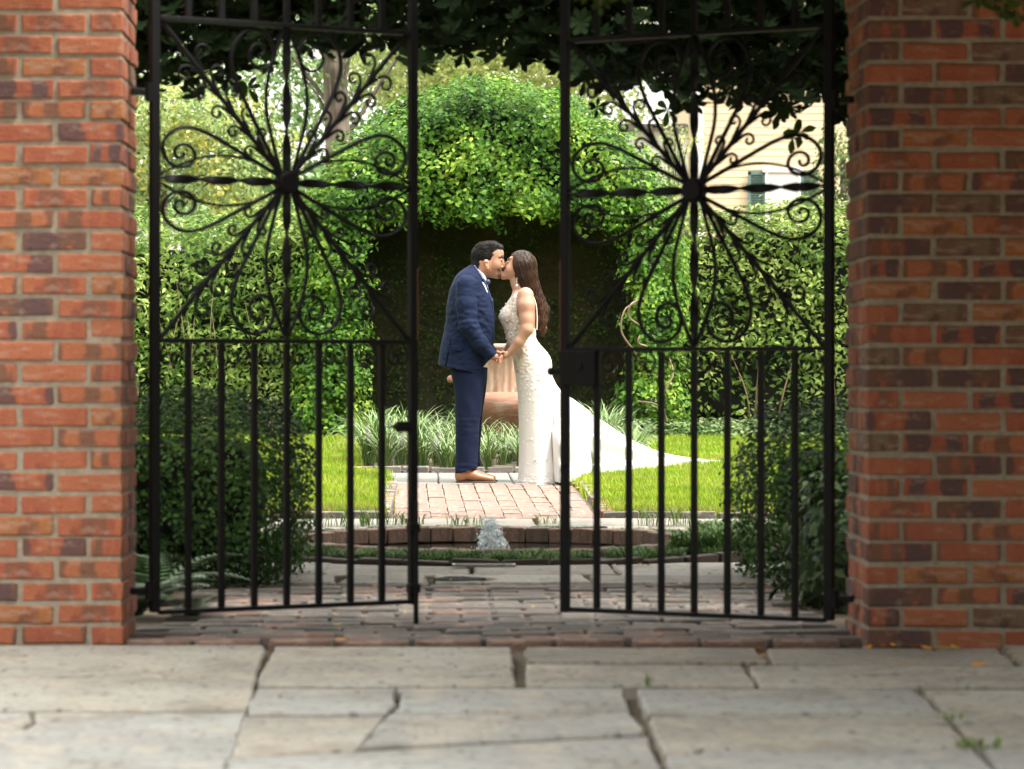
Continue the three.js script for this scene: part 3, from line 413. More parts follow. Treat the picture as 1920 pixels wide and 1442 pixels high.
// arching strap leaves
function strap(a, L, w, bend, x0 = 0, z0 = 0, n = 5) { const pos = [], q = [], ca = Math.cos(a), sa = Math.sin(a); let r = 0, y = 0, th = 0.12 + bend * 0.15; for (let i = 0; i <= n; i++) { const t = i / n, ww = w * (i === n ? 0.05 : 0.55 + 0.9 * t * (1 - t) * 1.6), px = x0 + ca * r, pz = z0 + sa * r; pos.push(px - sa * ww, y, pz + ca * ww, px + sa * ww, y, pz - ca * ww); const s = L / n; r += Math.sin(th) * s; y += Math.cos(th) * s; th += bend * (0.35 + 0.5 * t); } for (let i = 0; i < n; i++) q.push([i * 2, i * 2 + 1, i * 2 + 3, i * 2 + 2]); return fromQuads(pos, q); }
{ // mondo grass in the ring bed
  const r = rng(91), t = []; for (let i = 0; i < 16; i++) t.push(strap(r() * 6.28, 0.05 + r() * 0.06, 0.0026, 0.5 + r() * 0.5, (r() - 0.5) * 0.04, (r() - 0.5) * 0.04, 4));
  const N = 2600, im = new THREE.InstancedMesh(merge(t), phys(1, 1, 1, 0.7, { transmission: 0.2, side: THREE.DoubleSide }), N), c = new THREE.Color(); let k = 0;
  while (k < N) { const a = r() * 6.2832, q = 1.03 + r() * 0.29, x = FC[0] + Math.cos(a) * q, z = FC[1] + Math.sin(a) * q, right = Math.cos(a - 0.15); if (N3(a * 5, 1, 2) < -0.25 && right < 0.9) continue; const s = (right < 0.86 ? (Math.sin(a) > 0 ? 0.45 + r() * 0.4 : 0.3 + r() * 0.3) : 0.55 + r() * 0.5) + (right > 0.86 ? 0.75 : 0); im.setMatrixAt(k, _m.makeRotationY(r() * 6.28).scale(V(s, s, s)).setPosition(x, 0.004, z)); const g = r(); im.setColorAt(k++, c.setRGB(lerp(0.06, 0.15, g), lerp(0.14, 0.28, g), lerp(0.02, 0.05, g))); }
  im.name = 'ground_cover'; put(im); tag(im, 'dark green mondo grass in the ring bed round the fountain', 'ground cover'); im.userData.kind = 'stuff'; scene.add(im);
}
// liriope clumps behind the couple
{
  const mats = [phys(0.09, 0.165, 0.03, 0.6, { transmission: 0.2, side: THREE.DoubleSide }), phys(0.14, 0.23, 0.055, 0.6, { transmission: 0.25, side: THREE.DoubleSide }), phys(0.25, 0.32, 0.12, 0.6, { transmission: 0.25, side: THREE.DoubleSide })];
  const lilac = mat(0.34, 0.27, 0.33, 0.8), protos = []; let n = 0;
  for (let v = 0; v < 5; v++) {
    const r = rng(700 + v), g = new THREE.Group(); for (let m = 0; m < 3; m++) { const b = []; for (let i = 0; i < [34, 26, 15][m]; i++) b.push(strap(r() * 6.28, 0.34 + r() * 0.3, 0.0058 + r() * 0.002, 0.28 + r() * 0.5, (r() - 0.5) * 0.1, (r() - 0.5) * 0.1, 6)); const q = part('leaves', merge(b), mats[m], g); q.userData.kind = 'stuff'; }
    for (let i = 0; i < [2, 0, 1, 2, 0][v]; i++) { const a = r() * 6.28, l = 0.12 + 0.06 * r(), x = Math.cos(a) * l, z = Math.abs(Math.sin(a) * l) * 0.7 + 0.05, h = 0.2 + r() * 0.09, s = [tube([V(x * 0.2, 0, z * 0.2), V(x * 0.7, h * 0.6, z * 0.7), V(x, h, z)], 0.003, 6, 4)]; for (let k = 0; k < 26; k++) { const t = k / 26, th = k * 2.4, q = 0.013 * (1 - 0.6 * t); s.push(new THREE.IcosahedronGeometry(0.0075 * (1.1 - 0.5 * t), 0).translate(x * (1 + t * 0.25) + Math.cos(th) * q, h + t * 0.13, z + Math.sin(th) * q)); } part('flower_spike', merge(s), lilac, g); }
    protos.push(g);
  }
  const r = rng(55), urn = [0.61, 25.3];
  const spots = []; for (let d = 23.3; d < 26.6; d += 0.36) for (let x = -0.47 + ((d * 10) % 3) * 0.07; x < 1.66; x += 0.27) { const px = x + (r() - 0.5) * 0.14, pd = d + (r() - 0.5) * 0.15; if (Math.hypot(px - urn[0], pd - urn[1]) < 0.42) continue; if (d > 25 && px > 0.1 && px < 1.1 && d < 25.6) continue; spots.push([px, pd]); }
  for (const [x, d] of spots) {
    const q = protos[n % 5].clone(); q.name = numbered('liriope_clump'); q.position.set(x, RISE(d) + 0.01, -d); q.rotation.y = (r() - 0.5) * 1.2 * (n % 2 ? 1 : 5); const s = (0.74 + 0.28 * r()) * (x > 0.1 && x < 1.2 ? 0.8 : 1); q.scale.set(s, s * (0.9 + 0.25 * r()), s); scene.add(q); n++;
    tag(q, 'clump of liriope with strap leaves and lilac spikes in the bed behind the couple', 'liriope', 'liriope clumps in the bed behind the couple');
  }
  struct('mulch_bed', planarUV(sheet(4, 4, (u, v) => { const d = lerp(23.05, 28.2, v); return V(lerp(-0.62, 1.76, u), RISE(d) + 0.012, -d); })), M.soil, 'dark mulch bed under the liriope');
}
// terracotta urn
{
  const d = 25.3, o = thing('terracotta_urn', 'big ribbed terracotta urn half hidden between the couple', 'urn', [0.61, RISE(d), -d]);
  const clay = new THREE.MeshStandardMaterial({ map: tex(256, 256, (u, v) => { const n = fbm(u, v, 6, 5, 611, 5), g = fbm(u, v, 40, 10, 3, 3), w = sstep(fbm(u, v, 7, 9, 87, 4), 0.6, 0.75); return mul3(mix3(mix3([0.31, 0.155, 0.105], [0.25, 0.115, 0.078], n), [0.4, 0.3, 0.23], w * 0.6), 0.8 + 0.4 * g); }), bumpMap: T.stoneBump, bumpScale: 0.01, roughness: 0.9 });
  const ribm = new THREE.MeshStandardMaterial({ map: tex(256, 128, (u, v) => { const n = fbm(u, v, 40, 3, 621, 4); return mix3([0.31, 0.18, 0.125], [0.41, 0.3, 0.225], sstep(n, 0.34, 0.72)); }), roughness: 0.9 });
  const lt = (p) => new THREE.LatheGeometry(p.map(([r, y]) => new THREE.Vector2(r, y)), 64);
  part('foot', lt([[0.0, 0.0], [0.2, 0.0], [0.2, 0.06], [0.15, 0.12], [0.15, 0.2], [0.22, 0.3]]), clay, o);
  part('bowl', lt([[0.2, 0.29], [0.27, 0.36], [0.325, 0.43], [0.34, 0.49], [0.33, 0.54], [0.305, 0.565], [0.25, 0.575]]), clay, o);
  const ribs = sheet(416, 10, (u, v) => { const a = u * 6.2832, y = 0.57 + v * 0.36, r = lerp(0.25, 0.285, v * v) + 0.0045 * Math.sin(a * 26); return V(Math.cos(a) * r, y, -Math.sin(a) * r); }, 1); part('ribbed_body', ribs, ribm, o);
  part('rim', lt([[0.28, 0.92], [0.32, 0.925], [0.335, 0.945], [0.335, 0.965], [0.32, 0.98], [0.29, 0.98], [0.265, 0.93], [0.215, 0.62], [0, 0.62]]), clay, o);
  for (const s of [-1, 1]) part('handle', merge([tube([V(s * 0.27, 0.76, 0), V(s * 0.32, 0.75, 0), V(s * 0.36, 0.71, 0), V(s * 0.385, 0.69, 0)], 0.022, 20, 8), new THREE.SphereGeometry(0.033, 14, 10).translate(s * 0.405, 0.683, 0)]), clay, o);
}

// ------------------------------------------------------------------ clipped hedges
const bark = new THREE.MeshStandardMaterial({ map: tex(128, 256, (u, v) => { const n = fbm(u, v, 14, 4, 701, 4), g = fbm(u, v, 30, 30, 7, 2); return mul3(mix3([0.2, 0.17, 0.13], [0.085, 0.068, 0.052], sstep(n, 0.35, 0.65)), 0.7 + 0.6 * g); }), bumpMap: T.stoneBump, bumpScale: 0.03, roughness: 1 });
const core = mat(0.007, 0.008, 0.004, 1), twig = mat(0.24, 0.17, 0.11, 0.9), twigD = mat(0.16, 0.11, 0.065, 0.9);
const archSdf = (x, y, z) => { const dx = x - 0.65, dy = y - 1.62, r = (y > 1.62 ? Math.hypot(dx, dy) : Math.abs(dx)) - 1.96 + 0.35, q = Math.abs(z + 30.75) - 0.8 + 0.35, a = Math.hypot(Math.max(r, 0), Math.max(q, 0)) + Math.min(Math.max(r, q), 0) - 0.35, niche = sdBox(x, y, z, 0.69, 0.85, -30, 1.33, 1.38, 1.3, 0.45); return smax(Math.max(a, -y), -niche, 0.25); };
{
  const o = thing('arched_hedge', 'tall clipped hedge with a rounded top arching over a dark niche', 'hedge', [0, 0, 0]); o.position.y = RISE(31);
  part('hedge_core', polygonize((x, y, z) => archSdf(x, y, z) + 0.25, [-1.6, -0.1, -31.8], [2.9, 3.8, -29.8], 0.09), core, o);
  foliage(o, { sdf: archSdf, lo: [-1.5, 0, -31.6], hi: [2.75, 3.75, -29.75], count: 46000, geo: kite(1, 0.6, 0.5, 0.1, 0.12), m: leafMat({ clearcoat: 0.15, clearcoatRoughness: 0.3 }), size: [0.04, 0.078], amp: 0.17, freq: 3.4, shell: [-0.2, 0.06], keep: (x, y, z) => !(z < -30.25 && Math.abs(x - 0.69) < 1.46 + 0.12 * N3(y * 3, z * 3, 2) && y < 2.42 + 0.14 * N3(x * 3, z * 2, 7)), up: 0.55, seed: 11, tones: [[0.026, 0.08, 0.009], [0.065, 0.165, 0.014], [0.12, 0.26, 0.021], [0.32, 0.45, 0.06]] });
  const r = rng(8), st = (pts, a, b) => part('stem', taper(pts.map((p) => P(p[0], p[1], p[2]).add(V(0, -RISE(31), 0))), a, b, 24, 6), twig, o);
  st([[1205, 690, 30.1], [1190, 660, 29.9], [1165, 620, 29.8], [1172, 580, 29.8], [1196, 566, 29.9]], 0.014, 0.006); st([[1202, 612, 29.9], [1178, 592, 29.75], [1182, 572, 29.7], [1210, 558, 29.9]], 0.012, 0.007); st([[1212, 650, 29.95], [1196, 640, 29.7], [1200, 628, 29.7]], 0.014, 0.008);
  st([[1246, 790, 30], [1232, 760, 29.9], [1195, 752, 29.8]], 0.015, 0.008); st([[1250, 790, 30], [1240, 750, 29.9], [1262, 700, 29.9], [1250, 660, 30]], 0.014, 0.007);
}
{ // niche wall behind, overgrown
  const o = thing('creeper_wall', 'dark wall at the back of the niche, thinly grown over with creeper', 'wall', [0, RISE(31), 0]);
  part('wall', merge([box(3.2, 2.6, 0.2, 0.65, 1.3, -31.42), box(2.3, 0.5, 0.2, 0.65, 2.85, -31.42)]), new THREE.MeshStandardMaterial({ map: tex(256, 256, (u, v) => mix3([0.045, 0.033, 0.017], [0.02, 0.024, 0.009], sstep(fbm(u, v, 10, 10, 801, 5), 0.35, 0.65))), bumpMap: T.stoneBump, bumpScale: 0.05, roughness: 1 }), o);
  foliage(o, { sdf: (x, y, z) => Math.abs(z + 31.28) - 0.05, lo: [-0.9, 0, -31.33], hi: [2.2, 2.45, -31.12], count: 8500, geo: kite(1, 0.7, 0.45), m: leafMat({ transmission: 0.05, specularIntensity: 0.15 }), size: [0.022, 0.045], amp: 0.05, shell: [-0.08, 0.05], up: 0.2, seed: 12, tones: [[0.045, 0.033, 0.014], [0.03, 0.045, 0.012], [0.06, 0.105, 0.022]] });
}
{
  const L = (x, y, z) => sdBox(x, y, z, -3.6, 1.05, -31.1, 2.65, 1.24, 0.85, 0.28) + 0.06 * Math.sin(x * 2.1);
  let o = thing('hedge', 'pale green loosely grown hedge left of the arched hedge', 'hedge', [0, RISE(31), 0]);
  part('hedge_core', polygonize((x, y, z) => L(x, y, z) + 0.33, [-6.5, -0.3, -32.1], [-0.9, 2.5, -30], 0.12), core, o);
  foliage(o, { sdf: L, lo: [-6.2, 0, -32], hi: [-0.9, 2.5, -30.1], count: 31000, geo: kite(1, 0.36, 0.5, 0.1, 0.12), m: leafMat(), size: [0.06, 0.1], amp: 0.15, freq: 2.4, shell: [-0.3, 0.06], up: 0.6, seed: 13, tones: [[0.05, 0.11, 0.015], [0.11, 0.2, 0.03], [0.2, 0.3, 0.055], [0.38, 0.47, 0.14]] });
  const r = rng(14), st = []; for (let i = 0; i < 12; i++) { const x = -3.0 + r() * 1.4, l = 0.35 + r() * 0.6, y = 0.25 + r() * 0.7, dx = (r() - 0.5) * 0.35; st.push(taper([V(x, y, -30.32), V(x + dx * 0.4, y + l * 0.5, -30.24), V(x + dx, y + l, -30.27)], 0.006, 0.003, 6, 4)); } part('stems', merge(st), mat(0.2, 0.16, 0.08, 0.9), o).userData.kind = 'stuff';
  const Q = (x, y, z) => sdBox(x, y, z, 4.6, 1.1, -31.3, 2.3, 1.22, 0.8, 0.28) + 0.06 * Math.sin(x * 2.7);
  o = thing('hedge', 'yellow-green loose hedge with bare stems low down, right of the arched hedge', 'hedge', [0, RISE(31), 0]);
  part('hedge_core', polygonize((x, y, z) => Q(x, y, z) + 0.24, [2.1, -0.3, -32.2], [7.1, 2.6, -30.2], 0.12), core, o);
  foliage(o, { sdf: Q, lo: [2.2, 0, -32.1], hi: [7, 2.55, -30.35], count: 25000, geo: kite(1, 0.46, 0.5, 0.1, 0.12), m: leafMat(), size: [0.055, 0.095], amp: 0.16, freq: 2.4, shell: [-0.3, 0.06], up: 0.6, seed: 15, keep: (x, y, z, q) => q() < lerp(0.4, 1, sstep(y, 0.35, 1.35)), tones: [[0.045, 0.09, 0.014], [0.1, 0.175, 0.026], [0.19, 0.27, 0.052], [0.35, 0.42, 0.12]] });
  for (let i = 0; i < 6; i++) { const x = 2.3 + r() * 2.6, l = 0.6 + r() * 0.6, dx = (r() - 0.5) * 0.6; part('stem', taper([V(x, -0.05, -30.55), V(x + dx * 0.3, l * 0.5, -30.4), V(x + dx, l, -30.45)], 0.008 + r() * 0.008, 0.004, 8, 5), twigD, o); }
  // low creeping plants at the foot of the right hedge
  const cov = new THREE.Group(); const im = foliage(cov, { sdf: (x, y, z) => Math.hypot((y - 0.02) / 1, Math.max(0, Math.abs(z + 30.1) - 0.25)) - 0.13, lo: [2.0, 0, -30.6], hi: [6, 0.2, -29.6], count: 5200, geo: kite(1, 0.75, 0.45), m: leafMat(), size: [0.04, 0.065], amp: 0.06, freq: 5, shell: [-0.13, 0.04], up: 1.2, seed: 16, cull: -2, tones: [[0.06, 0.12, 0.03], [0.12, 0.2, 0.06], [0.2, 0.28, 0.1]] });
  im.name = 'ivy_ground_cover'; im.position.y = RISE(30.2); tag(im, 'pale ivy creeping along the foot of the right hedge', 'ground cover'); scene.add(im);
}

// ------------------------------------------------------------------ dark shrubs by the gate
function shrub(name, label, cat, sdf, lo, hi, count, leaf, size, tones, seed, cell = 0.06, amp = 0.07) {
  const o = thing(name, label, cat, [0, 0, 0]);
  part('branches', polygonize((x, y, z) => sdf(x, y, z) + 0.15, lo, hi, cell), core, o);
  foliage(o, { sdf, lo, hi, count, geo: leaf, m: leafMat({ transmission: 0.15, clearcoat: 0.2, clearcoatRoughness: 0.3 }), size, amp, freq: 5, shell: [-0.14, 0.05], up: 0.35, seed, tones }); return o;
}
const boxTones = [[0.014, 0.04, 0.008], [0.026, 0.07, 0.012], [0.045, 0.11, 0.018], [0.09, 0.17, 0.035]];
shrub('boxwood_shrub', 'broad dark rounded boxwood inside the left gate leaf', 'shrub', (x, y, z) => smin(sdBox(x, y, z, -1.14, 0.33, -12.1, 0.62, 0.37, 0.62, 0.26), sdEll(x, y, z, [-0.93, 0.36, -12.0], [0.4, 0.34, 0.42]), 0.12), [-1.8, -0.05, -12.9], [-0.25, 0.85, -11.3], 26000, kite(1, 0.6, 0.55, 0.15, 0.1), [0.018, 0.032], boxTones, 21);
shrub('boxwood_shrub', 'dark boxwood inside the right gate leaf, against the brick wall', 'shrub', (x, y, z) => smin(sdBox(x, y, z, 1.98, 0.3, -12.1, 0.66, 0.36, 0.7, 0.25), sdEll(x, y, z, [1.55, 0.34, -11.8], [0.32, 0.3, 0.4]), 0.12), [1.0, -0.05, -13], [2.75, 0.8, -11.2], 22000, kite(1, 0.6, 0.55, 0.15, 0.1), [0.018, 0.032], boxTones, 22);
shrub('evergreen_shrub', 'low glossy dark-leaved shrub at the foot of the right wall', 'shrub', (x, y, z) => sdEll(x, y, z, [1.62, 0.16, -10.75], [0.3, 0.3, 0.42]), [1.2, -0.05, -11.3], [2.0, 0.52, -10.2], 1500, leafGeo(1, 0.42, 0.6, 0.12, 0.15), [0.05, 0.085], [[0.014, 0.03, 0.01], [0.03, 0.055, 0.018], [0.07, 0.1, 0.04]], 23, 0.06, 0.1);
{ // fern-like plants at the foot of the left wall
  const pale = [phys(0.10, 0.15, 0.085, 0.8, { transmission: 0.2, side: THREE.DoubleSide }), phys(0.035, 0.085, 0.02, 0.7, { transmission: 0.2, side: THREE.DoubleSide })];
  [[-0.97, 10.85, 0, 0.2, 'pale grey-green fern at the foot of the left brick wall, behind the gate bars'], [-1.0, 10.25, 1, 0.26, 'dark fern tight beside the left brick wall'], [-0.8, 10.2, 1, 0.15, 'small dark fern spilling onto the brick paving by the left gate post'], [-1.0, 10.95, 1, 0.34, 'dark fern behind the left gate hinge']].forEach(([x, d, m, L, label], i) => {
    const o = thing('fern', label, 'fern', [x, -0.01, -d]), r = rng(40 + i);
    for (let f = 0; f < 13; f++) {
      const a = r() * 6.28, l = L * (0.7 + 0.5 * r()), n = 17, pos = [], q = []; let px = 0, py = 0, th = 0.3 + r() * 0.5;
      for (let k = 0; k < n; k++) { const s = l / n, dx = Math.sin(th), dy = Math.cos(th); px += dx * s; py += dy * s; th += 0.075; const w = 0.3 * l * Math.sin(Math.PI * Math.min(1, k / n * 0.85 + 0.13)) + 0.004; for (const sd of [-1, 1]) { const o2 = pos.length / 3, h = s * 0.42; pos.push(px - dx * h, py - dy * h, 0, px + dx * h * 0.4, py + dy * h * 0.4 , 0, px + dx * (w * 0.3 + h * 0.3), py + dy * (w * 0.3 + h * 0.3) - w * 0.12, sd * w, px + dx * (w * 0.15 - h), py + dy * (w * 0.15 - h), sd * w * 0.55); q.push([o2, o2 + 1, o2 + 2, o2 + 3]); } }
      part('frond', fromQuads(pos, q).rotateY(a), pale[m], o);
    }
  });
}
struct('planting_bed', planarUV(merge([box(0.9, 0.02, 2.6, -1.2, -0.022, -11.0), box(1.0, 0.02, 2.6, 1.86, -0.022, -11.0)])), M.soil, 'shaded soil beds inside the gate walls');

// ------------------------------------------------------------------ dark tree overhanging the gate from inside
const obov = leafGeo(1, 0.46, 0.66, 0.06, 0.08);
const under = table([[-2.2, 1.85], [-1.18, 1.97], [-1.07, 1.935], [-0.98, 1.99], [-0.79, 1.99], [-0.70, 1.98], [-0.62, 2.12], [-0.56, 2.14], [-0.43, 2.12], [-0.33, 2.08], [-0.2, 2.12], [-0.02, 2.06], [0.1, 2.1], [0.3, 2.08], [0.5, 2.03], [0.63, 1.96], [0.74, 1.93], [0.86, 1.95], [0.98, 1.90], [1.08, 1.88], [1.18, 1.94], [1.28, 1.89], [1.38, 1.86], [1.5, 1.87], [1.65, 1.84], [2.6, 1.8]]);
{
  const o = thing('overhanging_tree', 'dark evergreen tree whose leafy boughs hang over the gate opening', 'tree', [0, 0, 0]), r = rng(31);
  const wood = mat(0.06, 0.048, 0.035, 0.95), br = (pts, a, b) => part('branch', taper(pts.map((p) => V(...p)), a, b, 20, 7), wood, o);
  part('trunk', taper([V(2.75, -0.05, -13.2), V(2.68, 0.9, -13.15), V(2.45, 1.8, -13.0), V(2.1, 2.7, -12.8)], 0.13, 0.09, 20, 10), wood, o);
  br([[2.2, 2.5, -12.85], [1.5, 2.5, -12.5], [0.7, 2.35, -12.2], [0.1, 2.4, -12], [-0.8, 2.35, -11.9], [-1.5, 2.3, -11.8]], 0.06, 0.02); br([[1.8, 2.5, -12.7], [1.4, 2.2, -12], [1.0, 2.12, -11.4], [0.65, 2.05, -11.2], [0.5, 2.0, -11.2]], 0.03, 0.006); br([[1.6, 2.45, -12.5], [1.5, 2.1, -11.6], [1.42, 1.93, -11.3], [1.62, 1.88, -11.2]], 0.02, 0.005); br([[0.1, 2.4, -12], [-0.3, 2.25, -11.4], [-0.9, 2.1, -11.2]], 0.02, 0.006); br([[2.0, 2.6, -12.8], [1.2, 3.0, -13.4], [0, 3.2, -13.8], [-1.4, 3.1, -13.6]], 0.06, 0.02);
  const m = leafMat({ transmission: 0.08, clearcoat: 0, specularIntensity: 0.25 }), c = new THREE.Color();
  const rose = merge(Array.from({ length: 8 }, (_, i) => { const g = kite(1, 0.46, 0.66, 0.06, 0.08), q = 0.75 + 0.4 * r(); return g.scale(q, q, q).rotateX(0.95 + r() * 0.5).rotateY(i / 8 * 6.28 + r() * 0.5); }));
  const cloud = (n, big, place) => { const st = strew(n, rose), p = V(), nn = V(), a = V(); let k = 0; while (k < n) { if (!place(p)) continue; nn.set(r() - 0.5, 0.15 + r() * 0.9, r() - 0.3); a.set(r() - 0.5, r() - 0.5, r() - 0.5); _y.copy(nn).normalize(); _x.crossVectors(_y, a).normalize(); _z.crossVectors(_x, _y); const s = lerp(big[0], big[1], r()); _m.makeBasis(_x, _y, _z).scale(_s.set(s, s, s)).setPosition(p); const q = 0.7 + 0.7 * r(); st.add(_m, 0.016 * q, 0.031 * q, 0.01 * q); k++; } st.done('crown', m, o); };
  cloud(8000, [0.05, 0.075], (p) => { p.set(lerp(-2.1, 2.5, r()), lerp(1.8, 2.75, r()), -lerp(10.7, 13.6, Math.pow(r(), 1.2))); const d = -p.z, b = under(p.x) + (d - 11.8) * 0.13; if (p.y < b + 0.03 + 0.07 * N3(p.x * 5, p.y * 5, p.z * 5)) return false; const thin = sstep(-p.x, 0.0, 0.3) * sstep(p.x, -0.8, -0.5); return r() > thin * (N3(p.x * 3, p.y * 4, 9) > 0.05 ? 0.6 : 0.05); });
  cloud(3800, [0.14, 0.24], (p) => { p.set(lerp(-3.2, 3.6, r()), lerp(2.7, 4.4, r()), -lerp(10.3, 16, r())); return p.y > 2.75 + (-p.z - 11) * 0.1 + 0.2 * N3(p.x * 2, p.z * 2, 4); });
  // single leaves along the lower fringe
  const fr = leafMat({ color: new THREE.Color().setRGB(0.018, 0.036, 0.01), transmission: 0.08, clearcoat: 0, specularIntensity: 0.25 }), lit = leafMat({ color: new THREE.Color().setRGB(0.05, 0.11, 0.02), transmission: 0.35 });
  const sprig = (x, y, z, n, s, mm, turn) => { for (let i = 0; i < n; i++) { const a = i / n * 6.28 + turn + r() * 0.4, l = part('leaf', obov, mm, o); l.position.set(x, y, z); l.rotation.set(0, 0, 0); l.quaternion.setFromRotationMatrix(basis(V(), V(Math.cos(a + 1) * 0.5, (r() - 0.3) * 0.8, 0.8), V(Math.cos(a), Math.sin(a) * 0.8, (r() - 0.5) * 0.8), 1)); l.scale.setScalar(s * (0.8 + 0.4 * r())); } };
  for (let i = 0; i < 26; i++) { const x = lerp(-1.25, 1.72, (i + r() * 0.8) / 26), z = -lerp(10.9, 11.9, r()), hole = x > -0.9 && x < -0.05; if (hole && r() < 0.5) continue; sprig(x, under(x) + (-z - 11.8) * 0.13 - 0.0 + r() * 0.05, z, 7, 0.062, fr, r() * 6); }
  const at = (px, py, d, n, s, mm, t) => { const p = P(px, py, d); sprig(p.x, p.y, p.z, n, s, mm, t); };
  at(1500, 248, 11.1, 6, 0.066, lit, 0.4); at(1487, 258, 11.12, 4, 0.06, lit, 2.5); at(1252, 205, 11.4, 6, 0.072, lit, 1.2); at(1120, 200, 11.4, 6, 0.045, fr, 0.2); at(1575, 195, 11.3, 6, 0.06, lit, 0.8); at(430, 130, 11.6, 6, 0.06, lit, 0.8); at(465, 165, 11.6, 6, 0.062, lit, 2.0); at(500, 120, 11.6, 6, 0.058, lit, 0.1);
}
{ // creeper along the street side, above the frame, that shades the wall tops
  const o = thing('wall_vine', 'leafy vine over the wall tops, light green tips hanging into the top of view', 'vine', [0, 0, 0]), r = rng(61), m = leafMat({ transmission: 0.25 });
  part('stem', merge([taper([V(2.4, 2.5, -9.2), V(1.2, 2.42, -9.15), V(0.2, 2.36, -9.2), V(-1.0, 2.4, -9.2), V(-1.7, 2.5, -9.2)], 0.025, 0.012, 24, 6), taper([V(2.3, 2.5, -9.1), V(2.0, 2.35, -8.7), V(1.8, 2.2, -8.5)], 0.014, 0.006, 10, 5)]), mat(0.16, 0.12, 0.08, 0.95), o);
  const sd = (x, y0, z) => { const y = y0 - 0.1241 * (-z - 9.25); return smin(smin(sdBox(x, y, z, 2.05, 2.51, -7.3, 2.3, 0.42, 2.65, 0.25), sdBox(x, y, z, 0.9, 2.65, -9.3, 0.7, 0.34, 0.42, 0.25), 0.2), sdBox(x, y, z, -1.75, 2.6, -8.7, 0.8, 0.4, 0.9, 0.25), 0.2); };
  part('branches', polygonize((x, y, z) => sd(x, y, z) + 0.15, [-2.7, 1.1, -10.2], [4.6, 3.4, -4.4], 0.1), core, o);
  foliage(o, { sdf: sd, lo: [-2.7, 1.0, -10.2], hi: [4.6, 3.4, -4.4], count: 9000, geo: kite(1, 0.46, 0.66), m, size: [0.05, 0.085], amp: 0.08, freq: 3, shell: [-0.22, 0.03], up: 0.3, cull: -2, seed: 62, tones: [[0.03, 0.07, 0.015], [0.06, 0.12, 0.025], [0.11, 0.18, 0.04]] });
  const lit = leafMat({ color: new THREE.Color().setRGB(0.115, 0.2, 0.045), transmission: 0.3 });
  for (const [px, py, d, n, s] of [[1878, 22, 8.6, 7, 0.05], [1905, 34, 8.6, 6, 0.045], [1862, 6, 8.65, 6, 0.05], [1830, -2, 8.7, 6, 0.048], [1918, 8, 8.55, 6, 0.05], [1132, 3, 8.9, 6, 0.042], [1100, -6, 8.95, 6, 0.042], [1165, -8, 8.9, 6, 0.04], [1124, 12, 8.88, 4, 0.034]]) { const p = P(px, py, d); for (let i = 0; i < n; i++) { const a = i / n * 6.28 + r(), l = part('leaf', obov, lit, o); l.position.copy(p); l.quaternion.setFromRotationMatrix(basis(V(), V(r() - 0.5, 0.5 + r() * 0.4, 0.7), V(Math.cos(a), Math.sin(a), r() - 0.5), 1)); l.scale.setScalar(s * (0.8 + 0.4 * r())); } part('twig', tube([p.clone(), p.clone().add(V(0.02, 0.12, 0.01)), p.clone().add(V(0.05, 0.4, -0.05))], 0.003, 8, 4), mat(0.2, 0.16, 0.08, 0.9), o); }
}

{ // street tree whose crown spreads over the pavement, above the frame
  const o = thing('street_tree', 'street tree whose crown spreads over the pavement in front of the gate', 'tree', [0, 0, 0]);
  part('trunk', taper([V(5.2, -0.05, -7.2), V(5.1, 1.6, -7.2), V(4.6, 3.2, -7.3), V(3.6, 4.2, -7.5)], 0.2, 0.11, 20, 10), bark, o); part('limb', taper([V(4.2, 3.6, -7.4), V(2.2, 3.9, -7.6), V(0, 4.1, -7.8), V(-1.6, 4.0, -8)], 0.1, 0.03, 20, 8), bark, o);
  const sd = (x, y, z) => smin(sdEll(x, y, z, [2.6, 3.7, -7.2], [2.8, 1.1, 2.1]), sdEll(x, y, z, [0.6, 4.3, -7.4], [1.2, 0.5, 1.2]), 0.4);
  part('crown_core', polygonize((x, y, z) => sd(x, y, z) + 0.45, [-3, 2.4, -9.6], [5.4, 5, -5.4], 0.15), core, o);
  foliage(o, { sdf: sd, lo: [-3, 2.4, -9.6], hi: [5.4, 5, -5.4], count: 9000, geo: kite(1, 0.46, 0.66), m: leafMat(), size: [0.09, 0.16], amp: 0.3, freq: 1.5, shell: [-0.9, 0.05], up: 0.4, cull: -2, seed: 63, name: 'crown', tones: [[0.03, 0.06, 0.015], [0.05, 0.1, 0.02], [0.09, 0.14, 0.03]] });
}

{ // the tree-lined far side of the street and the neighbouring gardens, which close the horizon round the place
  const r = rng(71), n = 4600, im = new THREE.InstancedMesh(new THREE.IcosahedronGeometry(1, 1), mat(0.035, 0.06, 0.018, 1), n), c = new THREE.Color(); let k = 0;
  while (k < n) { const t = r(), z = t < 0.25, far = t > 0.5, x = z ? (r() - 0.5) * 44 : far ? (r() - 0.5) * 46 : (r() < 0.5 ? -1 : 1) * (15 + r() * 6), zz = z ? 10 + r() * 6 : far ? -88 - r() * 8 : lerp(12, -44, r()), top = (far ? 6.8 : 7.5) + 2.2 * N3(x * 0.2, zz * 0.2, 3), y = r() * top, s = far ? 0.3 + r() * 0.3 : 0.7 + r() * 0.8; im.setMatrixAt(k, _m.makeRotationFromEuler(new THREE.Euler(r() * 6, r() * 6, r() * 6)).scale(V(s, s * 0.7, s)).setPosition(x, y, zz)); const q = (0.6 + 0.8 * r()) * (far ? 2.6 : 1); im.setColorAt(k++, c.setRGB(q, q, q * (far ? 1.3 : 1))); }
  im.name = 'street_wood'; im.userData.kind = 'stuff'; put(im); tag(im, 'trees lining the street and the neighbouring gardens round the place', 'wood'); scene.add(im);
}

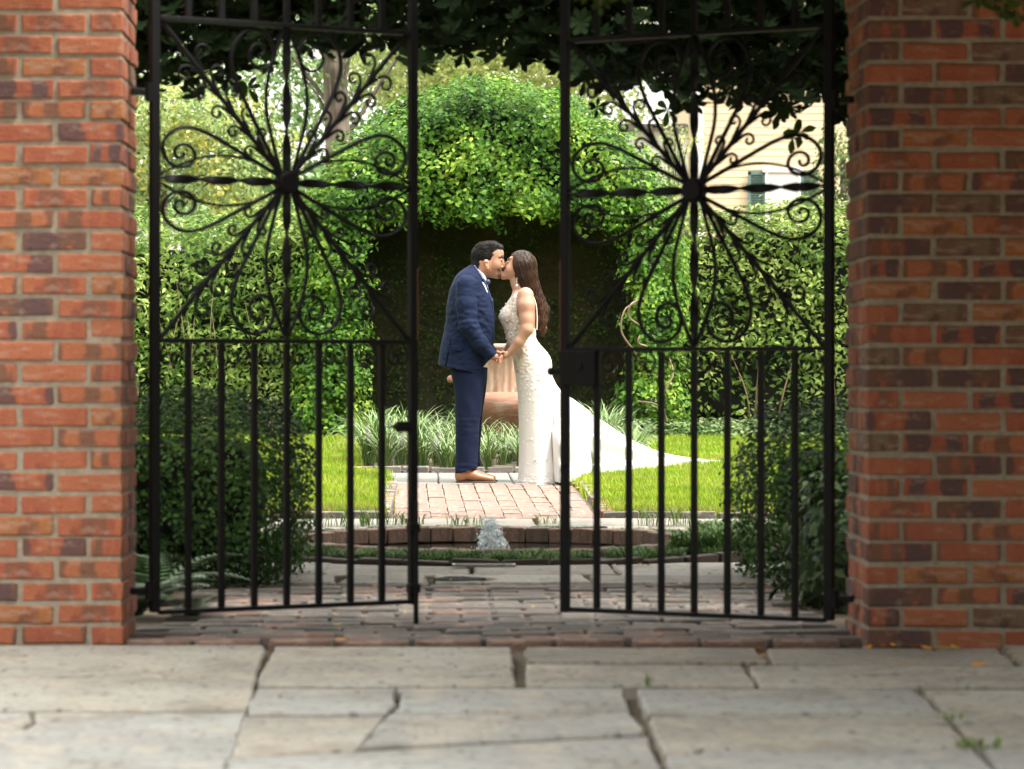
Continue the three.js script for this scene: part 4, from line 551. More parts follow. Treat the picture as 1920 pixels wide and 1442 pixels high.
// ------------------------------------------------------------------ beyond the hedge: trees, house
function tree(label, d, trunk, blobs, count, size, tones, seed, loose = 0.5) {
  const o = thing('tree', label, 'tree', [0, 0, 0]), S = blobs.map(([px, py, rx, ry, dz = 0, rz]) => { const p = P(px, py, d + dz), k = d / F; return [[p.x, p.y, p.z], [rx * k, ry * k, rz ?? Math.max(rx, ry) * k * 0.7]]; });
  const sdf = (x, y, z) => { let v = 1e9; for (const [c, r] of S) v = Math.min(v, sdEll(x, y, z, c, r)); return v; }, lo = [1e9, 1e9, 1e9], hi = [-1e9, -1e9, -1e9]; for (const [c, r] of S) for (let i = 0; i < 3; i++) { lo[i] = Math.min(lo[i], c[i] - r[i] - 0.3); hi[i] = Math.max(hi[i], c[i] + r[i] + 0.3); }
  if (trunk) { const [tx, base, top, r0] = trunk, a = V((tx - CX) * d / F, RISE(d) - 0.1, -d), b = P(tx + (trunk[4] || 0), top, d); part('trunk', taper([a, a.clone().lerp(b, 0.5).add(V(0.05, 0, 0)), b], r0, r0 * 0.75, 16, 10), bark, o); const lim = []; const rr2 = rng(seed + 5); for (const [c, r] of S) for (let i = 0; i < 3; i++) { const e = V(c[0] + (rr2() - 0.5) * r[0] * 1.3, c[1] + (rr2() - 0.3) * r[1], c[2] + (rr2() - 0.5) * r[2]), s = a.clone().lerp(b, 0.55 + 0.4 * rr2()); lim.push(taper([s, s.clone().lerp(e, 0.5).add(V(0, 0.2, 0)), e], r0 * 0.16, 0.012, 10, 5)); } part('limbs', merge(lim), bark, o).userData.kind = 'stuff'; }
  foliage(o, { sdf, lo, hi, count, geo: kite(1, 0.5, 0.5, 0.1, 0.15), m: leafMat({ transmission: 0.4, clearcoat: 0.15 }), size, amp: loose, freq: 1.1, shell: [-1.1, 0.1], up: 0.5, seed, tones, name: 'crown', cull: -3 }); return o;
}
const pale = [[0.09, 0.15, 0.05], [0.15, 0.22, 0.07], [0.25, 0.31, 0.11]], mid = [[0.08, 0.15, 0.05], [0.14, 0.24, 0.08], [0.24, 0.33, 0.11]], olive = [[0.15, 0.2, 0.05], [0.25, 0.3, 0.08], [0.36, 0.39, 0.12]], gold = [[0.17, 0.26, 0.08], [0.26, 0.36, 0.12], [0.38, 0.46, 0.17], [0.52, 0.46, 0.08]];
tree('pale yellowing tree behind the left hedge', 39, [300, 0, 240, 0.09], [[330, 235, 150, 95], [260, 300, 90, 120], [430, 320, 110, 80]], 9000, [0.06, 0.1], gold, 101);
tree('tall tree with a thick grey-brown trunk behind the hedges', 43, [640, 0, 40, 0.23, -16], [[520, -60, 330, 150], [760, -40, 260, 150], [560, 130, 110, 60]], 8000, [0.07, 0.13], mid, 102);
tree('olive-green tree showing over the top of the arched hedge', 50, [835, 0, 60, 0.1, 20], [[900, 110, 220, 95], [1030, 150, 130, 70], [780, 170, 100, 60]], 8000, [0.07, 0.14], olive, 103);
tree('soft green tree standing in front of the yellow house window', 50, [1580, 0, 300, 0.07], [[1566, 360, 52, 62], [1600, 300, 60, 80]], 1500, [0.07, 0.13], pale, 104, 0.25);
tree('broad pale tree far behind the left hedge', 62, [430, 0, 150, 0.22], [[400, 180, 300, 190], [560, 330, 200, 120], [250, 380, 150, 100], [650, 150, 170, 160]], 8000, [0.12, 0.24], mid, 105, 0.8);
tree('distant tree rising behind the arched hedge and the yellow house', 72, [1050, 0, 100, 0.25], [[1050, 60, 260, 150], [820, 40, 260, 170], [1120, 200, 130, 110]], 8000, [0.12, 0.26], olive, 106, 0.9);
tree('young shrubby tree at the left corner of the yellow house', 44, [1255, 0, 330, 0.035], [[1262, 300, 26, 62], [1290, 270, 30, 30]], 420, [0.06, 0.1], gold, 107, 0.2);
{
  const d = 55, s = F / d, X = (px) => (px - CX) / s, Y = (py) => EYE + (CY - py) / s, o = thing('clapboard_house', 'cream yellow clapboard house with a green shutter behind the right hedge', 'house', [X(1316), 0, -d]), x0 = X(1316), W = 6.2;
  const cream = mat(0.62, 0.5, 0.32, 0.8), creamB = mat(0.58, 0.465, 0.295, 0.8), white = mat(0.74, 0.73, 0.69, 0.7), green = mat(0.085, 0.15, 0.135, 0.6), roofM = mat(0.16, 0.15, 0.14, 0.9);
  part('wall', box(W, 8.3, 0.2, W / 2, 4.15, -0.16), creamB, o);
  for (let i = 0; i < 44; i++) { const y = 2.4 + i * 0.13; part('clapboard', box(W, 0.138, 0.022).rotateX(-0.07).translate(W / 2, y, -0.04), i % 3 ? cream : creamB, o); }
  part('corner_board', box(0.17, 8.3, 0.14, -0.06, 4.15, -0.03), white, o);
  const win = part('window', box(0.62, 1.72, 0.05, X(1467) - x0, Y(415) + 0.05, 0.03), white, o);
  { const cx = X(1467) - x0, cy = Y(415) + 0.05, glass = new THREE.MeshStandardMaterial({ color: new THREE.Color().setRGB(0.05, 0.06, 0.065), roughness: 0.08 }); const cur = mat(0.6, 0.6, 0.57, 0.9); for (const dx of [-0.13, 0.13]) for (let k = 0; k < 3; k++) { part('pane', box(0.2, 0.46, 0.012, cx + dx, cy - 0.52 + k * 0.52, 0.062), k === 2 ? cur : glass, win); } part('frame', merge([box(0.05, 1.84, 0.08, cx - 0.3, cy, 0.05), box(0.05, 1.84, 0.08, cx + 0.3, cy, 0.05), box(0.74, 0.1, 0.1, cx, cy + 0.9, 0.06), box(0.74, 0.07, 0.12, cx, cy - 0.9, 0.06)]), white, win); }
  for (const px of [1418.5, 1517]) { const cx = X(px) - x0, cy = Y(415) + 0.03, q = part('shutter', merge([box(0.05, 1.76, 0.045, cx - 0.135, cy, 0.04), box(0.05, 1.76, 0.045, cx + 0.135, cy, 0.04), box(0.32, 0.07, 0.045, cx, cy + 0.86, 0.04), box(0.32, 0.07, 0.045, cx, cy - 0.86, 0.04), box(0.32, 0.06, 0.045, cx, cy, 0.04)]), green, o); const lv = []; for (let k = 0; k < 36; k++) lv.push(box(0.225, 0.045, 0.008).rotateX(0.5).translate(cx, cy - 0.81 + k * 0.0465, 0.035)); part('louvres', merge(lv), green, q).userData.kind = 'stuff'; }
  part('roof', merge([bar(V(-0.4, 8.2, 0.4), V(W + 0.4, 8.2, 0.4), 0.16, 0.3), box(W + 0.9, 0.2, 6, W / 2, 9.2, -2.6).rotateX(0.0)]), roofM, o);
  part('side_wall', box(0.2, 8.2, 6, 0.1, 4.1, -3.2), creamB, o);
  const b = thing('white_building', 'pale building glimpsed left of the yellow house', 'building', [X(1225), 0, -58]); part('wall', box(1.1, 5.5, 3, 0.3, 2.75, -1.5), mat(0.7, 0.7, 0.68, 0.8), b); part('corner_board', box(0.1, 5.5, 0.06, 0.86, 2.75, 0.02), white, b); part('roof', box(1.5, 0.12, 3.4, 0.3, 5.56, -1.5), roofM, b);
  const w = thing('garden_wall', 'low white wall glimpsed behind the left hedge at the edge of the gate', 'wall', [0, 0, -46]); part('wall', box(2.2, 3.1, 0.3, -4.9, 1.55, 0), mat(0.72, 0.71, 0.69, 0.8), w); part('coping', box(2.3, 0.07, 0.4, -4.9, 3.135, 0), mat(0.4, 0.4, 0.39, 0.8), w);
}
// ------------------------------------------------------------------ the couple
// figures are measured in photo pixels at their distance: px to metres round a point on the slab
const PS = F / 21.55, BASE = RISE(21.55) + 0.006, mx = (px) => (px - 880) / PS, my = (py) => (905 - py) / PS;
const pt = (px, py, z, r) => [mx(px), my(py), z, r];
const rows = (list) => list.map(([py, a, b, w, zc = 0]) => [my(py), mx(a), mx(b), w, zc]);
const poly = (list) => poly2(list.map(([a, b]) => [mx(a), my(b)]));
const ell = (px, py, z, rx, ry, rz) => { const c = [mx(px), my(py), z]; return (x, y, zz) => sdEll(x, y, zz, c, [rx, ry, rz]); };
const bb = (x0, y0, x1, y1, z) => [[mx(x0), my(y1), -z], [mx(x1), my(y0), z]];
const U = (arr, k) => (x, y, z) => { let d = arr[0](x, y, z); for (let i = 1; i < arr.length; i++) d = smin(d, arr[i](x, y, z), k); return d; };
const skin = (o = {}) => new THREE.MeshPhysicalMaterial({ vertexColors: true, roughness: 0.55, sheen: 0.2, ...o });
const px_ = (x) => x * PS + 880, py_ = (y) => 905 - y * PS;
const cloth = (r, g, b, rough = 0.8, o = {}) => phys(r, g, b, rough, { bumpMap: T.weave, bumpScale: 0.0006, ...o });
T.weave = tex(128, 128, (u, v) => 0.5 + 0.25 * Math.sin(u * 6.2832 * 32) * Math.sin(v * 6.2832 * 32) + 0.2 * (fbm(u, v, 40, 40, 3, 2) - 0.5), false);
// a hand: palm and five bent fingers, each its own chain
function hand(wrist, palm, fingers, thumb, r) { const parts = [chain([[...wrist, r * 1.0], [...palm, r * 1.05]], 0.02)]; for (const f of fingers) parts.push(chain(f.map((p, i) => [...p, lerp(r * 0.36, r * 0.27, i / (f.length - 1))]), 0.004)); parts.push(chain(thumb.map((p, i) => [...p, lerp(r * 0.42, r * 0.31, i / (thumb.length - 1))]), 0.006)); return U(parts, 0.006); }

// locks combed over a surface along a direction field
function comb(f, dir, n, lo, hi, len, rad, seed, wave) {
  const r = rng(seed), out = [], e = 0.003, g = V(), grad = (q) => g.set(f(q.x + e, q.y, q.z) - f(q.x - e, q.y, q.z), f(q.x, q.y + e, q.z) - f(q.x, q.y - e, q.z), f(q.x, q.y, q.z + e) - f(q.x, q.y, q.z - e)).normalize();
  let tries = 0;
  while (out.length < n && tries++ < n * 40) {
    const q = V(lerp(lo[0], hi[0], r()), lerp(lo[1], hi[1], r()), lerp(lo[2], hi[2], r())); let d = f(q.x, q.y, q.z); if (Math.abs(d) > 0.035) continue;
    for (let k = 0; k < 6; k++) { q.addScaledVector(grad(q), -f(q.x, q.y, q.z) * 0.7); } if (Math.abs(f(q.x, q.y, q.z)) > 0.004) continue;
    const L = lerp(len[0], len[1], r()), m = 9, pts = [], ph = r() * 6, w = wave ? wave : () => 0;
    for (let k = 0; k <= m; k++) { pts.push(q.clone().addScaledVector(grad(q), 0.0012 + 0.004 * r() * r() + (w(q) ? 0.006 * Math.abs(Math.sin(ph + k)) * w(q) * 60 * 0.4 : 0)).add(V(w(q) * Math.sin(ph + k * 1.1), 0, w(q) * Math.cos(ph + k * 0.9)))); const v = dir(q).normalize(), gg = grad(q); v.addScaledVector(gg, -v.dot(gg)); q.addScaledVector(v, L / m); const dd = f(q.x, q.y, q.z); if (dd > 0.03) { break; } q.addScaledVector(grad(q), -dd * 0.8); }
    if (pts.length > 3) out.push(taper(pts, rad * (0.9 + 0.6 * r()), rad * 0.3, pts.length * 2, 4));
  }
  return merge(out);
}

// ---- the man
{
  const o = thing('person', 'man in navy blue suit, bow tie and tan shoes kissing the woman in white', 'person', [(880 - CX) / PS, BASE, -21.55]);
  // skin: head, neck, hands
  const headRows = loft(rows([[462, 892, 938, 0.055], [470, 887, 943, 0.068], [478, 885, 944.5, 0.074], [487, 885, 942.5, 0.076], [495, 887, 941, 0.074], [503, 891, 940, 0.069], [511, 897, 939, 0.061], [517, 905, 938, 0.05], [522, 914, 934, 0.034]]), 2.3);
  const neck = loft(rows([[490, 889, 918, 0.058], [505, 888, 916, 0.058], [518, 888, 912, 0.06], [535, 886, 910, 0.07]]));
  const zz = (z) => Math.abs(z);
  const headF = (x, y, z) => {
    let d = smin(headRows(x, y, z), neck(x, y, z), 0.02); const a = zz(z);
    d = smin(d, nose(x, y, z), 0.014); d = smin(d, nostril(x, y, a), 0.008); d = smin(d, brow(x, y, a), 0.012); d = smax(d, -socket(x, y, a), 0.012); d = smin(d, lid(x, y, a), 0.006); d = smin(d, lipU(x, y, z), 0.008); d = smin(d, lipL(x, y, z), 0.008); d = smin(d, chin(x, y, z), 0.02); d = smin(d, cheek(x, y, a), 0.02);
    d = smin(d, ear(x, y, a), 0.006); d = smax(d, -earIn(x, y, a), 0.005); return d;
  };
  const nose = cone(pt(942, 489, 0), pt(944.5, 501, 0), 0.010, 0.0135), nostril = ell(941, 502.5, 0.011, 0.009, 0.008, 0.008), brow = cone(pt(942, 483.5, 0.014), pt(937, 483, 0.052), 0.008, 0.008), socket = ell(943.5, 489, 0.034, 0.012, 0.011, 0.016), lid = ell(939, 489.5, 0.033, 0.013, 0.010, 0.015), lipU = cone(pt(939, 508.5, -0.016), pt(939, 508.5, 0.016), 0.0075, 0.0075), lipL = cone(pt(938.3, 513.3, -0.014), pt(938.3, 513.3, 0.014), 0.0075, 0.0075), chin = ell(932, 518, 0, 0.026, 0.02, 0.028), cheek = ell(929, 499, 0.048, 0.035, 0.03, 0.02), ear = cone(pt(911, 493, 0.076), pt(913, 505, 0.073), 0.017, 0.011), earIn = ell(912.5, 497, 0.096, 0.009, 0.016, 0.012);
  const sk = [0.34, 0.17, 0.1], headCol = (x, y, z) => {
    const px = px_(x), py = py_(y), a = Math.abs(z); let c = sk.slice(); c = mul3(c, 0.94 + 0.12 * N3(x * 30, y * 30, z * 30));
    const stub = sstep(py, 502, 508) * (1 - sstep(py, 519, 524)) * sstep(px, 905, 914); c = mix3(c, [0.2, 0.115, 0.08], stub * 0.32);
    const goat = sstep(px, 931, 935) * sstep(py, 504.5, 506.5) * (1 - sstep(py, 521, 524)); if (goat > 0 && !(py > 507.2 && py < 514.5 && px > 938.4 && a < 0.02)) c = mix3(c, [0.028, 0.02, 0.016], goat * 0.8);
    if (py > 507 && py < 515 && px > 938 && a < 0.02) c = [0.36, 0.13, 0.1];
    if (py > 480.5 && py < 485 && px > 930 && a > 0.012 && a < 0.06) c = mix3(c, [0.02, 0.014, 0.01], 0.9); if (py > 490 && py < 491.6 && px > 935 && a > 0.02 && a < 0.05) c = [0.03, 0.02, 0.016];
    if (px < 921 && a > 0.06 && py > 487 && py < 510) c = [0.5, 0.235, 0.15]; return c;
  };
  const hr = hand([mx(919), my(668), 0.185], [mx(928), my(671), 0.17], [0, 1, 2, 3].map((i) => [[mx(931), my(665.5 + 3.7 * i), 0.165], [mx(938.5), my(667.5 + 3.7 * i), 0.18], [mx(939.5 - i * 0.7), my(671 + 3.5 * i), 0.2], [mx(935), my(673 + 3.2 * i), 0.207]]), [[mx(924), my(665), 0.17], [mx(932), my(661.5), 0.178], [mx(940), my(663.5), 0.18]], 0.027);
  const hl = hand([mx(921), my(665), -0.165], [mx(930), my(668), -0.155], [0, 1, 2, 3].map((i) => [[mx(933), my(663 + 3.6 * i), -0.155], [mx(940), my(665 + 3.6 * i), -0.17], [mx(940), my(669 + 3.4 * i), -0.188]]), [[mx(926), my(662), -0.155], [mx(934), my(659), -0.16], [mx(941), my(661), -0.16]], 0.027);
  const body = [polygonize(headF, [mx(878), my(540), -0.11], [mx(950), my(455), 0.11], 0.0032, headCol)];
  for (const [f, s] of [[hr, 1], [hl, -1]]) body.push(polygonize(f, [mx(908), my(694), s > 0 ? 0.1 : -0.25], [mx(952), my(652), s > 0 ? 0.25 : -0.1], 0.0035, (x, y, z) => mul3([0.36, 0.17, 0.105], 0.93 + 0.14 * N3(x * 50, y * 50, z * 50))));
  const joined = (gs) => mergeGeometries(gs);

  const skinMan = part('body', joined(body), skin(), o);
  // hair
  const hm = poly([[947, 455], [947, 468], [941, 471.5], [935, 474], [928, 479], [922, 484], [919.5, 495], [916.5, 499], [914, 492], [909, 489], [905, 494], [903, 502], [896, 507], [884, 506], [874, 480], [880, 448], [930, 443]]);
  const nape = ell(894, 498, 0, 0.04, 0.045, 0.066), hEll = ell(911, 481, 0, 0.108, 0.1, 0.083), quiff = chain([pt(905, 465, 0, 0.028), pt(925, 463, 0, 0.028), pt(938, 466, 0, 0.023)], 0.03), quiff2 = (x, y, z) => quiff(x, y, z * 0.5);
  const hairF = (x, y, z) => { const d = smin(smin(hEll(x, y, z), nape(x, y, z), 0.02), quiff2(x, y, z), 0.03) + 0.0022 * N3(x * 30 + y * 20, y * 60 - x * 20, z * 50) + 0.0016 * N3(x * 40 + y * 90, y * 120 - x * 60, z * 120); return smax(d, hm(x, y) - 0.002, 0.008); };
  part('hair', polygonize(hairF, [mx(876), my(512), -0.11], [mx(952), my(444), 0.11], 0.0035), phys(0.006, 0.005, 0.0045, 0.65, { specularIntensity: 0.3 }), o);
  part('strands', comb(hairF, (q) => V(-1, (py_(q.y) < 470 ? 0.1 : -0.9) + 0.06 * Math.sin(q.z * 60), 0), 300, [mx(878), my(506), -0.1], [mx(948), my(450), 0.1], [0.035, 0.07], 0.0012, 9), phys(0.016, 0.012, 0.010, 0.45, { specularIntensity: 0.5 }), o.children[o.children.length - 1]).userData.kind = 'stuff';
  // shirt with wing of white at the collar, bow tie
  const white = cloth(0.78, 0.78, 0.8, 0.7), shirtF = loft(rows([[496, 884.5, 908, 0.066], [503, 885, 909.5, 0.068], [512, 886, 911, 0.07], [522, 888, 912.5, 0.075], [532, 890, 913.5, 0.1], [560, 880, 919, 0.16], [600, 860, 924, 0.17], [640, 860, 923, 0.17]]));
  part('shirt', polygonize((x, y, z) => Math.max(shirtF(x, y, z), y - my(498) - (x - mx(885)) * -0.75), [mx(872), my(642), -0.19], [mx(930), my(492), 0.19], 0.006), white, o);
  const bow = (x, y, z) => U([cone(pt(914.5, 529, 0), pt(914, 530, 0.052), 0.008, 0.02), cone(pt(914.5, 529, 0), pt(914, 530, -0.052), 0.008, 0.02), ell(915.5, 529, 0, 0.012, 0.012, 0.012)], 0.006)(x, y, z);
  part('bow_tie', polygonize(bow, [mx(903), my(540), -0.085], [mx(925), my(518), 0.085], 0.004), cloth(0.02, 0.045, 0.12, 0.5), o);
  // jacket
  const navy = cloth(0.005, 0.0112, 0.035, 0.85, { specularIntensity: 0.35, sheen: 0.12, sheenColor: new THREE.Color(0.2, 0.3, 0.6), sheenRoughness: 0.5 });
  const torso = loft(rows([[497, 884, 904, 0.072], [505, 870, 908, 0.095], [513, 860, 910, 0.14], [524, 852, 912, 0.18], [542, 843.5, 914, 0.205], [561, 839.5, 920, 0.212], [580, 837, 924, 0.212], [600, 836, 927, 0.208], [627, 831, 927, 0.2], [650, 826, 925, 0.203], [672, 823, 920, 0.212], [690, 822, 914, 0.216], [708, 822, 908, 0.216]]), 2.25);
  const armN = chain([pt(874, 537, 0.186, 0.072), pt(873, 575, 0.212, 0.073), pt(877, 612, 0.232, 0.066), pt(899, 645, 0.222, 0.056), pt(921, 668, 0.19, 0.0455)], 0.02), armF = chain([pt(878, 537, -0.186, 0.072), pt(880, 575, -0.212, 0.073), pt(886, 608, -0.23, 0.066), pt(905, 640, -0.21, 0.054), pt(923, 664, -0.165, 0.045)], 0.02);
  const lap = [mx(884), my(497), mx(913), my(548)], hemY = (x) => my(lerp(686, 706, clamp((px_(x) - 822) / 86, 0, 1)));
  const wr = (x, y, z) => { const e = Math.exp(-Math.pow((py_(y) - 607) / 22, 2)); return 0.003 * N3(x * 9 + y * 6 + 3, y * 7 - x * 6 + z * 4, z * 10 + x * 5) + (0.004 + 0.006 * e) * N3(x * 16 - y * 26 + z * 7, y * 22 + x * 14 - z * 5, z * 14 + y * 9) * (z > 0.13 || z < -0.13 ? 1 : 0.55); };
  const jacket = (x, y, z) => {
    let t = torso(x, y, z); const ln = (x - lap[0]) * (lap[1] - lap[3]) - (lap[1] - y) * -(lap[2] - lap[0]); // cut along the lapel
    const nx = (lap[1] - lap[3]), ny = (lap[2] - lap[0]), L = Math.hypot(nx, ny), side = ((x - lap[0]) * nx + (y - lap[1]) * ny) / L;
    t = smax(t, side - 0.004, 0.012);
    const vent = Math.hypot(x - mx(834), z - 0.1); if (y < my(640)) t = Math.max(t, (Math.abs(x - mx(lerp(846, 836, clamp((py_(y) - 640) / 50, 0, 1)))) < 0.004 && z > 0.1 ? 0.003 : -1));
    t = Math.max(t, hemY(x) - y);
    let cuff = (ax) => ax; let d = smin(t, armN(x, y, z), 0.014); d = smin(d, armF(x, y, z), 0.014);
    const cx = mx(921), cy = my(668), cut = ((x - cx) * 0.72 + (y - cy) * -0.69) - 0.012; d = Math.max(d, y < my(640) && x > mx(900) ? cut : -1);
    return d + wr(x, y, z);
  };
  { // the rest of the figure inside the clothes, joining head and hands
    const aN = chain([pt(884, 540, 0.12, 0.06), pt(874, 543, 0.18, 0.05), pt(873, 575, 0.212, 0.052), pt(877, 612, 0.232, 0.046), pt(899, 645, 0.222, 0.037), pt(920, 668.5, 0.184, 0.026)], 0.02), aF = chain([pt(886, 540, -0.12, 0.06), pt(878, 543, -0.18, 0.05), pt(880, 575, -0.212, 0.052), pt(886, 608, -0.23, 0.046), pt(905, 640, -0.21, 0.036), pt(922, 665, -0.164, 0.026)], 0.02), lg = (s, dx) => chain([pt(874 + dx, 684, s * 0.085, 0.075), pt(876 + dx, 795, s * 0.105, 0.058), pt(874 + dx, 880, s * 0.113, 0.04), pt(872 + dx, 894, s * 0.114, 0.034)], 0.03), l1 = lg(1, 0), l2 = lg(-1, 5);
    const f = (x, y, z) => smin(smin(smin(smax(torso(x, y, z) + 0.035, Math.max(y - my(522), my(666) - y), 0.03), neck(x, y, z), 0.03), smin(aN(x, y, z), aF(x, y, z), 0.02), 0.03), smin(l1(x, y, z), l2(x, y, z), 0.02), 0.03);
    body.push(polygonize(f, [mx(824), my(900), -0.3], [mx(936), my(492), 0.3], 0.013, () => [0.34, 0.17, 0.1])); skinMan.geometry = joined(body);
  }
  part('jacket', polygonize(jacket, [mx(812), my(712), -0.32], [mx(942), my(490), 0.32], 0.0078), navy, o);
  const lapel = (x, y, z) => { const a = Math.abs(z); return U([cone(pt(889, 501, 0.07), pt(905, 526, 0.085), 0.010, 0.013), cone(pt(905, 526, 0.085), pt(921, 566, 0.06), 0.013, 0.012), cone(pt(921, 566, 0.06), pt(927, 600, 0.02), 0.012, 0.006)], 0.01)(x, y, a); };
  part('lapel', polygonize(lapel, [mx(880), my(606), -0.12], [mx(932), my(494), 0.12], 0.005), cloth(0.011, 0.026, 0.08, 0.5), o);
  part('button', new THREE.SphereGeometry(0.008, 8, 6).translate(mx(925.5), my(631), 0.03), mat(0.12, 0.14, 0.2, 0.3), o); part('pocket_flap', rbox(0.11, 0.03, 0.012, 0.004).rotateZ(-0.12).translate(mx(851), my(655), 0.212), navy, o);
  // trousers
  const leg = (s, dx) => loft(rows([[690, 845, 910, 0.115, s * 0.075], [705, 846, 909, 0.112, s * 0.085], [727, 850, 907, 0.1, s * 0.095], [760, 853, 903, 0.088, s * 0.1], [800, 853.5, 898.5, 0.078, s * 0.105], [840, 854.5, 896.5, 0.07, s * 0.11], [868, 854.5, 896, 0.066, s * 0.112], [888, 853, 897, 0.066, s * 0.114]].map(([y, a, b, w, z]) => [y, a + dx, b + dx, w, z])), 2.2);
  const l1 = leg(1, 0), l2 = leg(-1, 5), pants = (x, y, z) => { const e = sstep(py_(y), 850, 882), k = Math.exp(-Math.pow((py_(y) - 800) / 26, 2)); const d = smin(l1(x, y, z), l2(x, y, z), 0.012) + 0.004 * N3(x * 12 + z * 9, y * 7 + x * 5, z * 12 - x * 9) + (0.005 * e + 0.003 * k) * N3(x * 9 + y * 5, y * 40, z * 9); const hem = my(lerp(890, 877, clamp((px_(x) - 853) / 43, 0, 1))); return Math.max(d, hem - y); };
  part('trousers', polygonize(pants, [mx(838), my(894), -0.25], [mx(922), my(684), 0.25], 0.0075), cloth(0.0045, 0.009, 0.029, 0.85, { specularIntensity: 0.35 }), o);
  // shoes
  const tan = phys(0.25, 0.105, 0.04, 0.42, { clearcoat: 0.3, clearcoatRoughness: 0.3, bumpMap: T.brickBump, bumpScale: 0.001 }), sole = mat(0.05, 0.032, 0.022, 0.7);
  for (const [s, dx] of [[1, 0], [-1, 3]]) {
    const z = s * 0.115, up = U([cone(pt(863 + dx, 884, z), pt(863 + dx, 895, z), 0.034, 0.037), cone(pt(864 + dx, 890, z), pt(888 + dx, 892, z), 0.04, 0.036), cone(pt(888 + dx, 893, z), pt(921 + dx, 899, z), 0.036, 0.024), cone(pt(872 + dx, 882, z), pt(888 + dx, 888, z), 0.03, 0.025)], 0.02), f = (x, y, q) => Math.max(smax(up(x, y, z + (q - z) * 0.85), -(y - my(903)), 0.01), y - my(876));
    const shoe = part('shoe', polygonize(f, [mx(848), my(906), z - 0.07], [mx(936), my(876), z + 0.07], 0.005), tan, o);
    const so = loft([[my(905.5), mx(853.5 + dx), mx(932 + dx), 0.042, z], [my(902), mx(853.5 + dx), mx(931.5 + dx), 0.042, z]], 2.6), sf = (x, y, q) => Math.max(so(x, y, q), x > mx(872 + dx) && x < mx(886 + dx) ? my(904) - y : -1);
    part('sole', polygonize(sf, [mx(848), my(907), z - 0.06], [mx(940), my(900), z + 0.06], 0.005), sole, shoe); part('laces', merge([0, 1, 2, 3].map((i) => bar(V(mx(884 + i * 4 + dx), my(885.5 + i * 1.3), z - 0.016), V(mx(886 + i * 4 + dx), my(885.5 + i * 1.3), z + 0.02), 0.005))), mat(0.2, 0.08, 0.03, 0.8), shoe);
  }
}

